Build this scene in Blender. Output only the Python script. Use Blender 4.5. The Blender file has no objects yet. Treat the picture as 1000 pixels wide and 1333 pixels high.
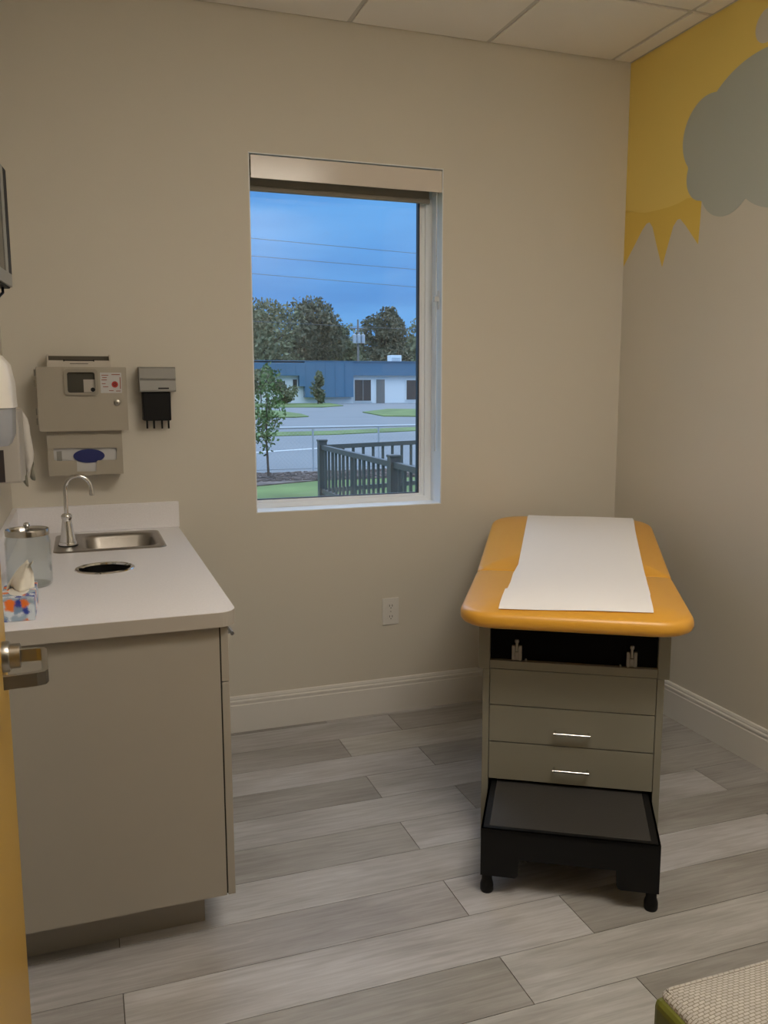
import bpy, bmesh, math, random
from mathutils import Matrix, Vector
PI = math.pi
S = bpy.context.scene
COL = S.collection

# ------------------------------------------------------------------ camera
F_PX, YAW, PITCH, ROLL, EYE = 1114.0155, 0.338245, -0.144703, -0.002359, 1.445743
cy_, sy_, cp_, sp_ = math.cos(YAW), math.sin(YAW), math.cos(PITCH), math.sin(PITCH)
FW = Vector((sy_ * cp_, cy_ * cp_, sp_))
RT0 = Vector((cy_, -sy_, 0))
UP0 = RT0.cross(FW)
RT = RT0 * math.cos(ROLL) + UP0 * math.sin(ROLL)
UP = -RT0 * math.sin(ROLL) + UP0 * math.cos(ROLL)
cam_d = bpy.data.cameras.new('camera')
cam = bpy.data.objects.new('camera', cam_d)
COL.objects.link(cam)
cam_d.sensor_fit = 'HORIZONTAL'
cam_d.sensor_width = 36.0
cam_d.lens = F_PX * 36.0 / 1000.0
cam_d.clip_start = 0.02
cam_d.clip_end = 600
m = Matrix((RT, UP, -FW)).transposed().to_4x4()
m.translation = (0, 0, EYE)
cam.matrix_world = m
S.camera = cam

def at(px, py, axis, val):
    """point of the room that a measured pixel of the survey photo sees on the plane axis = val"""
    d = RT * ((px - 500) / F_PX) - UP * ((py - 666.5) / F_PX) + FW
    o = Vector((0, 0, EYE))
    return o + d * ((val - o[axis]) / d[axis])

# ------------------------------------------------------------------ world, exposure
LAMP = 18.5          # ceiling troffer radiance
LAMP_COL = (1.0, 0.905, 0.775)
CORRIDOR_FILL = 2.5  # unseen corridor panel, gives fill light through the doorway
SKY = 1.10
S.view_settings.view_transform = 'Standard'
S.view_settings.look = 'None'
S.view_settings.exposure = 0.0
S.view_settings.gamma = 1.0
S.view_settings.use_curve_mapping = False
S.cycles.use_denoising = True
S.cycles.max_bounces = 12
S.cycles.diffuse_bounces = 6
S.cycles.sample_clamp_indirect = 6.0

def lin(c):
    c /= 255.0
    return c / 12.92 if c <= 0.04045 else ((c + 0.055) / 1.055) ** 2.4
def rgb(r, g, b):
    return (lin(r), lin(g), lin(b), 1.0)

wd = bpy.data.worlds.new('dusk_sky')
S.world = wd
wd.use_nodes = True
nt = wd.node_tree
nt.nodes.clear()
N = nt.nodes.new
out = N('ShaderNodeOutputWorld'); bg = N('ShaderNodeBackground'); tc = N('ShaderNodeTexCoord')
sep = N('ShaderNodeSeparateXYZ'); ramp = N('ShaderNodeValToRGB'); mp = N('ShaderNodeMapping'); nz = N('ShaderNodeTexNoise')
cr = N('ShaderNodeValToRGB'); mix = N('ShaderNodeMixRGB')
L = nt.links.new
L(tc.outputs['Generated'], sep.inputs[0]); L(sep.outputs['Z'], ramp.inputs[0])
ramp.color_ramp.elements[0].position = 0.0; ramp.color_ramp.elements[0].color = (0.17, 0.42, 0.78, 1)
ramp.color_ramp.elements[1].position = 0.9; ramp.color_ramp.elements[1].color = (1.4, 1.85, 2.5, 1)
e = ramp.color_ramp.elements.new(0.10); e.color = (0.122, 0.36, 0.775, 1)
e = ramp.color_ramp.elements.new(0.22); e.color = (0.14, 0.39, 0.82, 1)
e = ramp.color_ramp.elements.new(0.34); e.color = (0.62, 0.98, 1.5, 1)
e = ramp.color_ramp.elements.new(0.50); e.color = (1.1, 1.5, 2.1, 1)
L(tc.outputs['Generated'], mp.inputs[0]); mp.inputs['Scale'].default_value = (2.2, 2.2, 17)
L(mp.outputs[0], nz.inputs['Vector']); nz.inputs['Scale'].default_value = 1.6; nz.inputs['Detail'].default_value = 5
L(nz.outputs[0], cr.inputs[0])
cr.color_ramp.elements[0].position = 0.34; cr.color_ramp.elements[0].color = (0.74, 0.80, 0.87, 1)
cr.color_ramp.elements[1].position = 0.62; cr.color_ramp.elements[1].color = (1.02, 1.02, 1.0, 1)
mix.blend_type = 'MULTIPLY'; mix.inputs[0].default_value = 1.0
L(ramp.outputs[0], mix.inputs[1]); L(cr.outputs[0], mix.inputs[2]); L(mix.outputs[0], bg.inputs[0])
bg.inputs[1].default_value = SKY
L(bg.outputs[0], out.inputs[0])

# ------------------------------------------------------------------ materials
def mat(name, col, rough=0.5, metal=0.0, spec=0.5, noise=0.0, nscale=8.0, bump=0.0, bscale=60.0, coat=0.0, emit=None):
    mt = bpy.data.materials.new(name)
    mt.use_nodes = True
    t = mt.node_tree
    b = t.nodes['Principled BSDF']
    b.inputs['Base Color'].default_value = col
    b.inputs['Roughness'].default_value = rough
    b.inputs['Metallic'].default_value = metal
    b.inputs['Specular IOR Level'].default_value = spec
    b.inputs['Coat Weight'].default_value = coat
    if emit:
        b.inputs['Emission Color'].default_value = (*emit[0], 1)
        b.inputs['Emission Strength'].default_value = emit[1]
    if noise or bump:
        c = t.nodes.new('ShaderNodeTexCoord')
    if noise:
        n = t.nodes.new('ShaderNodeTexNoise'); n.inputs['Scale'].default_value = nscale; n.inputs['Detail'].default_value = 4
        r = t.nodes.new('ShaderNodeValToRGB')
        lo, hi = 1 - noise, 1 + noise
        r.color_ramp.elements[0].position = 0.3; r.color_ramp.elements[1].position = 0.7
        r.color_ramp.elements[0].color = (*[min(1, x * lo) for x in col[:3]], 1)
        r.color_ramp.elements[1].color = (*[min(1, x * hi) for x in col[:3]], 1)
        t.links.new(c.outputs['Object'], n.inputs['Vector']); t.links.new(n.outputs[0], r.inputs[0]); t.links.new(r.outputs[0], b.inputs['Base Color'])
    if bump:
        n = t.nodes.new('ShaderNodeTexNoise'); n.inputs['Scale'].default_value = bscale; n.inputs['Detail'].default_value = 3
        p = t.nodes.new('ShaderNodeBump'); p.inputs['Strength'].default_value = bump; p.inputs['Distance'].default_value = 0.002
        t.links.new(c.outputs['Object'], n.inputs['Vector']); t.links.new(n.outputs[0], p.inputs['Height']); t.links.new(p.outputs[0], b.inputs['Normal'])
    return mt

def plank_material():
    mt = bpy.data.materials.new('grey_oak_plank'); mt.use_nodes = True
    t = mt.node_tree; b = t.nodes['Principled BSDF']; n = t.nodes.new; l = t.links.new
    oi = n('ShaderNodeObjectInfo'); c = n('ShaderNodeTexCoord'); v = n('ShaderNodeVectorMath'); v.operation = 'ADD'
    sc = n('ShaderNodeVectorMath'); sc.operation = 'SCALE'; sc.inputs['Scale'].default_value = 40
    cmb = n('ShaderNodeCombineXYZ')
    l(oi.outputs['Random'], cmb.inputs[0]); l(oi.outputs['Random'], cmb.inputs[1]); l(cmb.outputs[0], sc.inputs[0])
    l(c.outputs['Object'], v.inputs[0]); l(sc.outputs[0], v.inputs[1])
    m1 = n('ShaderNodeMapping'); m1.inputs['Scale'].default_value = (3.2, 48, 1); l(v.outputs[0], m1.inputs[0])
    n1 = n('ShaderNodeTexNoise'); n1.inputs['Scale'].default_value = 1.5; n1.inputs['Detail'].default_value = 8; n1.inputs['Roughness'].default_value = 0.62; n1.inputs['Distortion'].default_value = 0.6
    l(m1.outputs[0], n1.inputs['Vector'])
    m2 = n('ShaderNodeMapping'); m2.inputs['Scale'].default_value = (2.2, 6.5, 1); l(v.outputs[0], m2.inputs[0])
    n2 = n('ShaderNodeTexNoise'); n2.inputs['Scale'].default_value = 1.1; n2.inputs['Detail'].default_value = 4; l(m2.outputs[0], n2.inputs['Vector'])
    r1 = n('ShaderNodeValToRGB'); l(n1.outputs[0], r1.inputs[0])
    r1.color_ramp.elements[0].position = 0.32; r1.color_ramp.elements[0].color = (0.80, 0.79, 0.78, 1)
    r1.color_ramp.elements[1].position = 0.66; r1.color_ramp.elements[1].color = (1.08, 1.08, 1.08, 1)
    r2 = n('ShaderNodeValToRGB'); l(n2.outputs[0], r2.inputs[0])
    r2.color_ramp.elements[0].position = 0.30; r2.color_ramp.elements[0].color = (0.78, 0.76, 0.74, 1)
    r2.color_ramp.elements[1].position = 0.62; r2.color_ramp.elements[1].color = (1.06, 1.06, 1.07, 1)
    # pale worn flecks
    m3 = n('ShaderNodeMapping'); m3.inputs['Scale'].default_value = (9, 34, 1); l(v.outputs[0], m3.inputs[0])
    n3 = n('ShaderNodeTexNoise'); n3.inputs['Scale'].default_value = 1.6; n3.inputs['Detail'].default_value = 2; l(m3.outputs[0], n3.inputs['Vector'])
    r3 = n('ShaderNodeValToRGB'); l(n3.outputs[0], r3.inputs[0])
    r3.color_ramp.elements[0].position = 0.70; r3.color_ramp.elements[0].color = (0, 0, 0, 1)
    r3.color_ramp.elements[1].position = 0.80; r3.color_ramp.elements[1].color = (0.32, 0.32, 0.32, 1)
    a = n('ShaderNodeMixRGB'); a.blend_type = 'MULTIPLY'; a.inputs[0].default_value = 1; l(oi.outputs['Color'], a.inputs[1]); l(r1.outputs[0], a.inputs[2])
    a2 = n('ShaderNodeMixRGB'); a2.blend_type = 'MULTIPLY'; a2.inputs[0].default_value = 1; l(a.outputs[0], a2.inputs[1]); l(r2.outputs[0], a2.inputs[2])
    a3 = n('ShaderNodeMixRGB'); a3.blend_type = 'MIX'; l(r3.outputs[0], a3.inputs[0]); l(a2.outputs[0], a3.inputs[1]); a3.inputs[2].default_value = (0.62, 0.60, 0.57, 1)
    l(a3.outputs[0], b.inputs['Base Color'])
    b.inputs['Roughness'].default_value = 0.42; b.inputs['Specular IOR Level'].default_value = 0.42
    bp = n('ShaderNodeBump'); bp.inputs['Strength'].default_value = 0.12; bp.inputs['Distance'].default_value = 0.001; l(n1.outputs[0], bp.inputs['Height']); l(bp.outputs[0], b.inputs['Normal'])
    return mt

def glass_material(name, tint=(1, 1, 1, 1), refl=1.0):
    mt = bpy.data.materials.new(name); mt.use_nodes = True
    t = mt.node_tree; t.nodes.clear(); n = t.nodes.new; l = t.links.new
    o = n('ShaderNodeOutputMaterial'); tr = n('ShaderNodeBsdfTransparent'); g = n('ShaderNodeBsdfGlossy'); f = n('ShaderNodeFresnel'); mx = n('ShaderNodeMixShader')
    ml = n('ShaderNodeMath'); ml.operation = 'MULTIPLY'; ml.inputs[1].default_value = refl
    tr.inputs[0].default_value = tint; g.inputs['Roughness'].default_value = 0.02; f.inputs[0].default_value = 1.45
    ge = n('ShaderNodeNewGeometry'); io = n('ShaderNodeMath'); io.operation = 'MULTIPLY_ADD'; io.inputs[1].default_value = 1 / 1.45 - 1.45; io.inputs[2].default_value = 1.45
    l(ge.outputs['Backfacing'], io.inputs[0]); l(io.outputs[0], f.inputs[0])
    l(f.outputs[0], ml.inputs[0]); l(ml.outputs[0], mx.inputs[0]); l(tr.outputs[0], mx.inputs[1]); l(g.outputs[0], mx.inputs[2]); l(mx.outputs[0], o.inputs[0])
    return mt

def weave_material():
    mt = mat('woven_cushion_fabric', (0.5, 0.47, 0.4, 1), 0.85)
    t = mt.node_tree; n = t.nodes.new; l = t.links.new; b = t.nodes['Principled BSDF']
    c = n('ShaderNodeTexCoord'); mp_ = n('ShaderNodeMapping'); mp_.inputs['Scale'].default_value = (1, 1, 1)
    br = n('ShaderNodeTexBrick'); br.inputs['Scale'].default_value = 44
    br.inputs['Color1'].default_value = (0.50, 0.475, 0.435, 1); br.inputs['Color2'].default_value = (0.43, 0.405, 0.37, 1); br.inputs['Mortar'].default_value = (0.20, 0.175, 0.13, 1)
    br.inputs['Mortar Size'].default_value = 0.035; br.inputs['Mortar Smooth'].default_value = 0.4; br.inputs['Brick Width'].default_value = 0.5; br.inputs['Row Height'].default_value = 0.27
    l(c.outputs['Object'], mp_.inputs[0]); l(mp_.outputs[0], br.inputs['Vector']); l(br.outputs['Color'], b.inputs['Base Color'])
    bp = n('ShaderNodeBump'); bp.inputs['Strength'].default_value = 0.4; bp.inputs['Distance'].default_value = 0.002; bp.invert = True
    l(br.outputs['Fac'], bp.inputs['Height']); l(bp.outputs[0], b.inputs['Normal'])
    return mt

def floral_material():
    mt = mat('floral_print_card', (0.5, 0.55, 0.6, 1), 0.5)
    t = mt.node_tree; n = t.nodes.new; l = t.links.new; b = t.nodes['Principled BSDF']
    c = n('ShaderNodeTexCoord'); v = n('ShaderNodeTexVoronoi'); v.inputs['Scale'].default_value = 62
    n1 = n('ShaderNodeTexNoise'); n1.inputs['Scale'].default_value = 40; mx = n('ShaderNodeMixRGB'); mx.inputs[0].default_value = 0.02
    l(c.outputs['Object'], mx.inputs[1]); l(n1.outputs['Color'], mx.inputs[2]); l(mx.outputs[0], v.inputs['Vector'])
    s = n('ShaderNodeSeparateColor'); l(v.outputs['Color'], s.inputs[0])
    r = n('ShaderNodeValToRGB'); r.color_ramp.interpolation = 'CONSTANT'
    cols = [(0.0, rgb(150, 170, 190)), (0.33, rgb(205, 215, 225)), (0.5, rgb(235, 120, 40)), (0.63, rgb(120, 145, 175)), (0.8, rgb(45, 65, 160)), (0.9, rgb(225, 228, 232))]
    for i, (p_, k) in enumerate(cols):
        el = r.color_ramp.elements[i] if i < 2 else r.color_ramp.elements.new(p_)
        el.position = p_; el.color = k
    l(s.outputs[0], r.inputs[0]); l(r.outputs[0], b.inputs['Base Color'])
    return mt

M = {}
M['wall'] = mat('warm_white_wall_paint', (0.63, 0.595, 0.525, 1), 0.6, spec=0.3, bump=0.15, bscale=220)
M['ceiling'] = mat('ceiling_tile', (0.86, 0.83, 0.78, 1), 0.9, spec=0.1, bump=0.4, bscale=150)
M['grid'] = mat('ceiling_grid_metal', (0.60, 0.58, 0.54, 1), 0.5)
M['dark'] = mat('dark_gap', (0.012, 0.012, 0.012, 1), 0.8)
M['subfloor'] = mat('joint_grey', (0.10, 0.095, 0.09, 1), 0.9)
M['plank'] = plank_material()
M['trim'] = mat('white_trim_paint', (0.70, 0.68, 0.65, 1), 0.4)
M['vinyl'] = mat('white_window_vinyl', (0.83, 0.86, 0.89, 1), 0.35)
M['reveal'] = mat('reveal_paint', (0.80, 0.83, 0.86, 1), 0.5)
M['gasket'] = mat('dark_window_gasket', (0.03, 0.032, 0.04, 1), 0.6)
M['glass'] = glass_material('window_glass')
M['fascia'] = mat('satin_blind_fascia', (0.66, 0.60, 0.54, 1), 0.17, spec=0.5)
M['shade'] = mat('taupe_shade_fabric', (0.25, 0.225, 0.19, 1), 0.85)
M['chain'] = mat('plastic_chain', (0.62, 0.64, 0.66, 1), 0.4)
M['sun'] = mat('yellow_wall_paint', (0.84, 0.64, 0.18, 1), 0.6, spec=0.3)
M['sunray'] = mat('deep_yellow_wall_paint', (0.78, 0.56, 0.12, 1), 0.6, spec=0.3)
M['cloud'] = mat('grey_wall_paint', (0.46, 0.49, 0.455, 1), 0.6, spec=0.3)
M['laminate'] = mat('warm_white_laminate', (0.345, 0.318, 0.275, 1), 0.5, noise=0.01)
M['counter'] = mat('pale_laminate_top', (0.80, 0.79, 0.825, 1), 0.38, noise=0.03, nscale=160)
M['edge'] = mat('taupe_edge_laminate', (0.40, 0.37, 0.33, 1), 0.5)
M['steel'] = mat('brushed_steel', (0.36, 0.335, 0.305, 1), 0.42, 1.0, bump=0.08, bscale=300)
M['chrome'] = mat('chrome', (0.72, 0.71, 0.69, 1), 0.10, 1.0)
M['lidsteel'] = mat('polished_lid_steel', (.50, .48, .45, 1), .16, 1.0)
M['nickel'] = mat('satin_nickel', (0.42, 0.40, 0.365, 1), 0.30, 1.0)
M['beige'] = mat('beige_powder_coat', (0.37, 0.335, 0.275, 1), 0.5)
M['tray'] = mat('pale_tray_metal', (.56, .52, .46, 1), .45)
M['taupe'] = mat('tray_shade_brown', (.10, .085, .06, 1), .6)  # dark brown carries the shade inside the open tray
M['bezel'] = mat('bezel_beige_plastic', (.30, .272, .225, 1), .4)
M['greyplastic'] = mat('grey_plastic', (0.26, 0.255, 0.24, 1), 0.45)
M['blackplastic'] = mat('black_plastic', (0.004, 0.004, 0.0045, 1), 0.5, spec=0.25)
M['white'] = mat('white_plastic', (0.78, 0.75, 0.70, 1), 0.3)
M['smoke'] = mat('smoky_translucent_plastic', (0.34, 0.355, 0.39, 1), 0.25)
M['lowergrey'] = mat('pale_grey_plastic', (0.43, 0.40, 0.36, 1), 0.4)
M['slot'] = mat('dark_brown_recess', (.03, .022, .022, 1), .6)
M['cloth'] = mat('white_paper_towel', (0.62, 0.59, 0.55, 1), 0.9)
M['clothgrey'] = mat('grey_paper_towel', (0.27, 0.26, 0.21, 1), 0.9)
M['darkglass'] = mat('dark_window_plastic', (0.075, 0.072, 0.06, 1), 0.15)
M['paperwhite'] = mat('white_paper', (0.88, 0.87, 0.89, 1), 0.8, bump=0.15, bscale=40)
M['tissue'] = mat('cream_tissue', (0.80, 0.76, 0.66, 1), 0.9)
M['floral'] = floral_material()
M['blue'] = mat('deep_blue_print', (0.012, 0.02, 0.13, 1), 0.45)
M['cardboard'] = mat('white_box_card', (0.52, 0.52, 0.52, 1), 0.6)
M['red'] = mat('red_print', (0.42, 0.03, 0.02, 1), 0.5)
M['orange'] = mat('yellow_vinyl', (0.74, 0.37, 0.035, 1), 0.45, spec=0.5, noise=0.02, nscale=5, bump=0.2, bscale=260, coat=0.5)
M['orange'].node_tree.nodes['Principled BSDF'].inputs['Coat Roughness'].default_value = 0.28
M['cabinetgrey'] = mat('warm_grey_laminate', (0.22, 0.21, 0.17, 1), 0.45)
M['tread'] = mat('black_ribbed_rubber', (0.036, 0.034, 0.033, 1), 0.55, bump=0.3, bscale=140)
M['stepblack'] = mat('black_painted_steel', (0.0045, 0.0045, 0.005, 1), 0.5, spec=0.25)
M['recess'] = mat('matte_black_panel', (.0035, .0035, .004, 1), .8, spec=.1)
M['green'] = mat('olive_green_vinyl', (0.12, 0.125, 0.010, 1), 0.45, noise=0.04)
M['weave'] = weave_material()
M['door'] = mat('yellow_door_paint', (0.50, 0.30, 0.045, 1), 0.4)
M['jar'] = glass_material('jar_glass', (0.93, 0.95, 0.95, 1), 1.0)
M['lamp'] = mat('lit_diffuser', (0.8, 0.8, 0.8, 1), 0.5, emit=(LAMP_COL, LAMP))
M['lamp2'] = mat('corridor_fill_diffuser', (0.8, 0.8, 0.8, 1), 0.5, emit=(LAMP_COL, CORRIDOR_FILL))
M['tvsilver'] = mat('silver_bezel', (0.30, 0.30, 0.28, 1), 0.35, 0.3)
M['screen'] = mat('dark_screen', (0.01, 0.01, 0.012, 1), 0.12)
# outdoors
M['asphalt'] = mat('pale_asphalt', (0.22, 0.225, 0.23, 1), 0.9, noise=0.06, nscale=0.4)
M['concrete'] = mat('pale_concrete', (0.60, 0.60, 0.58, 1), 0.9, noise=0.05, nscale=1)
M['grass'] = mat('lawn', (0.15, 0.205, 0.06, 1), 0.9, noise=0.3, nscale=0.7)
M['mulch'] = mat('brown_mulch', (0.16, 0.12, 0.10, 1), 0.95, noise=0.5, nscale=3)
M['fence'] = mat('black_fence_aluminium', (0.085, 0.082, 0.078, 1), 0.5)
M['galv'] = mat('galvanised_steel', (0.50, 0.51, 0.52, 1), 0.5, 0.3)
M['leaf'] = mat('hazy_tree_leaf', (0.17, 0.18, 0.095, 1), 0.8, noise=0.5, nscale=0.7)  # colour lifted and greyed to imitate distance haze
M['leaf2'] = mat('hazy_tree_leaf_dark', (0.125, 0.125, 0.075, 1), 0.8, noise=0.5, nscale=0.7)  # darker foliage, haze mixed into its colour too
M['leaf3'] = mat('young_leaf', (0.10, 0.16, 0.045, 1), 0.8, noise=0.4, nscale=4)
M['bark'] = mat('tree_bark', (0.10, 0.075, 0.055, 1), 0.9)
M['bluemetal'] = mat('blue_metal_siding', (0.085, 0.19, 0.29, 1), 0.6, noise=0.04, nscale=0.3)
M['bwhite'] = mat('white_stucco', (0.86, 0.86, 0.84, 1), 0.8)
M['brownglass'] = mat('brown_window', (0.10, 0.075, 0.06, 1), 0.2)
M['bdoor'] = mat('weathered_door', (0.22, 0.20, 0.18, 1), 0.5)
M['wood'] = mat('pole_wood', (0.22, 0.20, 0.18, 1), 0.9)
M['wire'] = mat('cable_black', (0.10, 0.12, 0.14, 1), 0.6)

# ------------------------------------------------------------------ helpers
WORLD = {}
def wm(o):
    return WORLD.get(o.name, Matrix.Identity(4)) if o else Matrix.Identity(4)
def props(o, label=None, cat=None, group=None, kind=None):
    if label: o['label'] = label
    if cat: o['category'] = cat
    if group: o['group'] = group
    if kind: o['kind'] = kind
    return o
def thing(name, label, cat, loc=(0, 0, 0), rz=0.0, group=None, kind=None):
    o = bpy.data.objects.new(name, None); COL.objects.link(o)
    o.empty_display_size = 0.1
    o.location = loc; o.rotation_euler = (0, 0, rz)
    WORLD[o.name] = Matrix.Translation(loc) @ Matrix.Rotation(rz, 4, 'Z')
    return props(o, label, cat, group, kind)
def obj(name, bm, mt, parent=None, local=False, smooth=False, kind=None, label=None):
    """link a bmesh as one mesh object; its coordinates are world ones unless local"""
    if parent is not None and not local:
        bm.transform(wm(parent).inverted())
    me = bpy.data.meshes.new(name)
    bmesh.ops.recalc_face_normals(bm, faces=bm.faces[:])
    bm.to_mesh(me); bm.free()
    me.materials.append(mt)
    if smooth:
        for p in me.polygons: p.use_smooth = True
        if smooth != 'all':
            try: me.set_sharp_from_angle(angle=math.radians(38))
            except Exception: pass
    o = bpy.data.objects.new(name, me); COL.objects.link(o)
    if parent is not None:
        o.parent = parent
        WORLD[o.name] = wm(parent)
    return props(o, label, None, None, kind)
def NB(): return bmesh.new()
def box(bm, x0, x1, y0, y1, z0, z1, bev=0.0, seg=2):
    r = bmesh.ops.create_cube(bm, size=1)
    vs = r['verts']
    bmesh.ops.scale(bm, vec=(abs(x1 - x0), abs(y1 - y0), abs(z1 - z0)), verts=vs)
    bmesh.ops.translate(bm, vec=((x0 + x1) / 2, (y0 + y1) / 2, (z0 + z1) / 2), verts=vs)
    if bev:
        es = list({e for v in vs for e in v.link_edges})
        bmesh.ops.bevel(bm, geom=es, offset=bev, segments=seg, affect='EDGES', profile=0.5)
    return bm
def B(*a, **k): return box(NB(), *a, **k)
def boxes(lst, bev=0.0):
    bm = NB()
    for a in lst: box(bm, *a, bev=bev)
    return bm
def tube(bm, pts, r, n=10, cap=True, r_end=None):
    pts = [Vector(p) for p in pts]
    rings = []
    t0 = (pts[1] - pts[0]).normalized()
    ref = Vector((0, 0, 1)) if abs(t0.z) < 0.9 else Vector((1, 0, 0))
    u = t0.cross(ref).normalized()
    for i, p in enumerate(pts):
        t = (pts[min(i + 1, len(pts) - 1)] - pts[max(i - 1, 0)]).normalized()
        u = (u - t * u.dot(t)).normalized(); v = t.cross(u)
        rr = r if r_end is None else r + (r_end - r) * i / (len(pts) - 1)
        rings.append([bm.verts.new(p + (u * math.cos(2 * PI * k / n) + v * math.sin(2 * PI * k / n)) * rr) for k in range(n)])
    for a, b in zip(rings, rings[1:]):
        for k in range(n): bm.faces.new((a[k], a[(k + 1) % n], b[(k + 1) % n], b[k]))
    if cap:
        bm.faces.new(rings[0][::-1]); bm.faces.new(rings[-1])
    return bm
def T(pts, r, n=10, **k): return tube(NB(), pts, r, n, **k)
def lathe(bm, prof, c=(0, 0, 0), n=24, axis='Z'):
    """revolve (radius, height) pairs about a vertical axis through c"""
    rings = []
    for r, h in prof:
        if r < 1e-6: rings.append([bm.verts.new(Vector(c) + Vector((0, 0, h)))])
        else: rings.append([bm.verts.new(Vector(c) + Vector((r * math.cos(2 * PI * k / n), r * math.sin(2 * PI * k / n), h))) for k in range(n)])
    for a, b in zip(rings, rings[1:]):
        for k in range(n):
            k2 = (k + 1) % n
            if len(a) == 1 and len(b) == 1: continue
            if len(a) == 1: bm.faces.new((a[0], b[k2], b[k]))
            elif len(b) == 1: bm.faces.new((a[k], a[k2], b[0]))
            else: bm.faces.new((a[k], a[k2], b[k2], b[k]))
    return bm
def LA(prof, c, n=24): return lathe(NB(), prof, c, n)
def prism(outline, holes, fn, depth):
    """flat polygon with holes, mapped by fn(a, b) -> point, thickened by the vector depth"""
    bm = NB(); edges = []
    for loop in [outline] + list(holes):
        vs = [bm.verts.new(fn(a, b)) for a, b in loop]
        for i in range(len(vs)): edges.append(bm.edges.new((vs[i], vs[(i + 1) % len(vs)])))
    bmesh.ops.triangle_fill(bm, use_beauty=True, use_dissolve=False, edges=edges)
    faces = bm.faces[:]
    r = bmesh.ops.extrude_face_region(bm, geom=faces)
    bmesh.ops.translate(bm, vec=depth, verts=[g for g in r['geom'] if isinstance(g, bmesh.types.BMVert)])
    return bm
def rrect(x0, x1, y0, y1, r, n=5):
    """rounded rectangle outline; r is one radius or four (x0y0, x1y0, x1y1, x0y1)"""
    if not isinstance(r, (tuple, list)): r = (r,) * 4
    pts = []
    for (cx, cy, a0), q in zip(((x0, y0, PI), (x1, y0, 1.5 * PI), (x1, y1, 0), (x0, y1, 0.5 * PI)), r):
        sx = 1 if cx == x0 else -1; sy = 1 if cy == y0 else -1
        for k in range(n + 1):
            a = a0 + 0.5 * PI * k / n
            pts.append((cx + sx * q + q * math.cos(a), cy + sy * q + q * math.sin(a)))
    return pts
def circle(cx, cy, r, n=32, ry=None):
    ry = ry or r
    return [(cx + r * math.cos(2 * PI * k / n), cy + ry * math.sin(2 * PI * k / n)) for k in range(n)]

# ------------------------------------------------------------------ the room
XL, XR, YB, YF, ZC = -0.262, 2.3989, 3.4768, 0.36, 2.8752
WX0, WX1, WZ0, WZ1 = 0.6646, 1.4929, 0.9317, 2.3557
YO = 3.68
floor = obj('floor', B(-1.6, XR + 0.12, -1.55, YO, -0.12, -0.007), M['subfloor'], kind='structure')
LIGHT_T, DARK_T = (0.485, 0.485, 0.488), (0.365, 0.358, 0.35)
random.seed(4)
row_h = 0.1823
for k in range(-1, 29):
    y1 = 3.4375 - row_h * (k - 1); y0 = y1 - row_h
    y1c = min(y1, YB)
    if y1 < -1.5 or y0 >= YB: continue
    kk = k
    even = (kk % 2 == 0)
    x = (0.943 if even else 0.026) - 1.2 * 4
    i = -4
    while x < XR:
        a, b_ = max(x, -1.5), min(x + 1.2, XR)
        if b_ - a > 0.02:
            g = 0.0011
            bm = B(a + g, b_ - g, y0 + g, y1c - g, -0.007, 0.0)
            bmesh.ops.translate(bm, vec=(-(a + b_) / 2, -(y0 + y1c) / 2, 0), verts=bm.verts)
            o = obj('plank', bm, M['plank'], None)
            o.location = ((a + b_) / 2, (y0 + y1c) / 2, 0); o.parent = floor
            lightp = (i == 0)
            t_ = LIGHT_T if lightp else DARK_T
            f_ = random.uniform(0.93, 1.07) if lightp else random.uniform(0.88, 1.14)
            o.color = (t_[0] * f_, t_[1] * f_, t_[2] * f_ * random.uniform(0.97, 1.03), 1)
        x += 1.2; i += 1

def wall_pieces(name, lst): return obj(name, boxes(lst), M['wall'], kind='structure')
wall_back = wall_pieces('wall_back', [(-0.45, WX0, YB, YO, 0, ZC + .1), (WX1, XR + 0.12, YB, YO, 0, ZC + .1), (WX0, WX1, YB, YO, 0, WZ0), (WX0, WX1, YB, YO, WZ1, ZC + .1)])
wall_right = wall_pieces('wall_right', [(XR, XR + 0.12, -1.6, YB, 0, ZC + .1)])
wall_left = wall_pieces('wall_left', [(XL - 0.12, XL, YF - .12, YB, 0, ZC + .1)])
wall_front = wall_pieces('wall_front', [(0.87, XR, YF - .12, YF, 0, ZC + .1), (-.21, 0.87, YF - .12, YF, 2.14, ZC + .1), (XL, -.21, YF - .12, YF, 0, ZC + .1), (-1.6, XL - .12, YF - .12, YF, 0, ZC + .1)])
wall_corridor = wall_pieces('wall_corridor', [(-1.6, XR, -1.7, -1.6, 0, ZC + .1), (-1.7, -1.6, -1.7, YF, 0, ZC + .1)])

# painted mural on the right wall: sun with rays, grey cloud, small white cloud
def wall_r(y, z): return (XR, y, z)
YC = 3.4755
ray = [(YC, 2.245), (YC, 1.995), (3.40, 2.075), (3.345, 2.135), (3.315, 2.158), (3.293, 2.160), (3.27, 2.135), (3.235, 2.05), (3.193, 1.956), (3.165, 2.03), (3.13, 2.115), (3.105, 2.138), (3.087, 2.138), (3.05, 2.105), (2.967, 2.017), (2.962, 2.10), (2.958, 2.20), (3.047, 2.213), (3.10, 2.203), (3.169, 2.20), (3.25, 2.202), (3.329, 2.207), (3.40, 2.222)]
disc = [(YC, 2.240), (3.40, 2.222), (3.329, 2.207), (3.25, 2.202), (3.169, 2.20), (3.10, 2.203), (3.047, 2.213), (2.958, 2.20), (2.80, 2.235), (2.62, 2.33), (2.46, 2.48), (2.36, 2.66), (2.32, ZC), (YC, ZC)]
obj('painted_sun_rays', prism(ray, [], wall_r, Vector((-.0006, 0, 0))), M['sunray'], wall_right, label='deep yellow painted sun rays')
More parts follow.
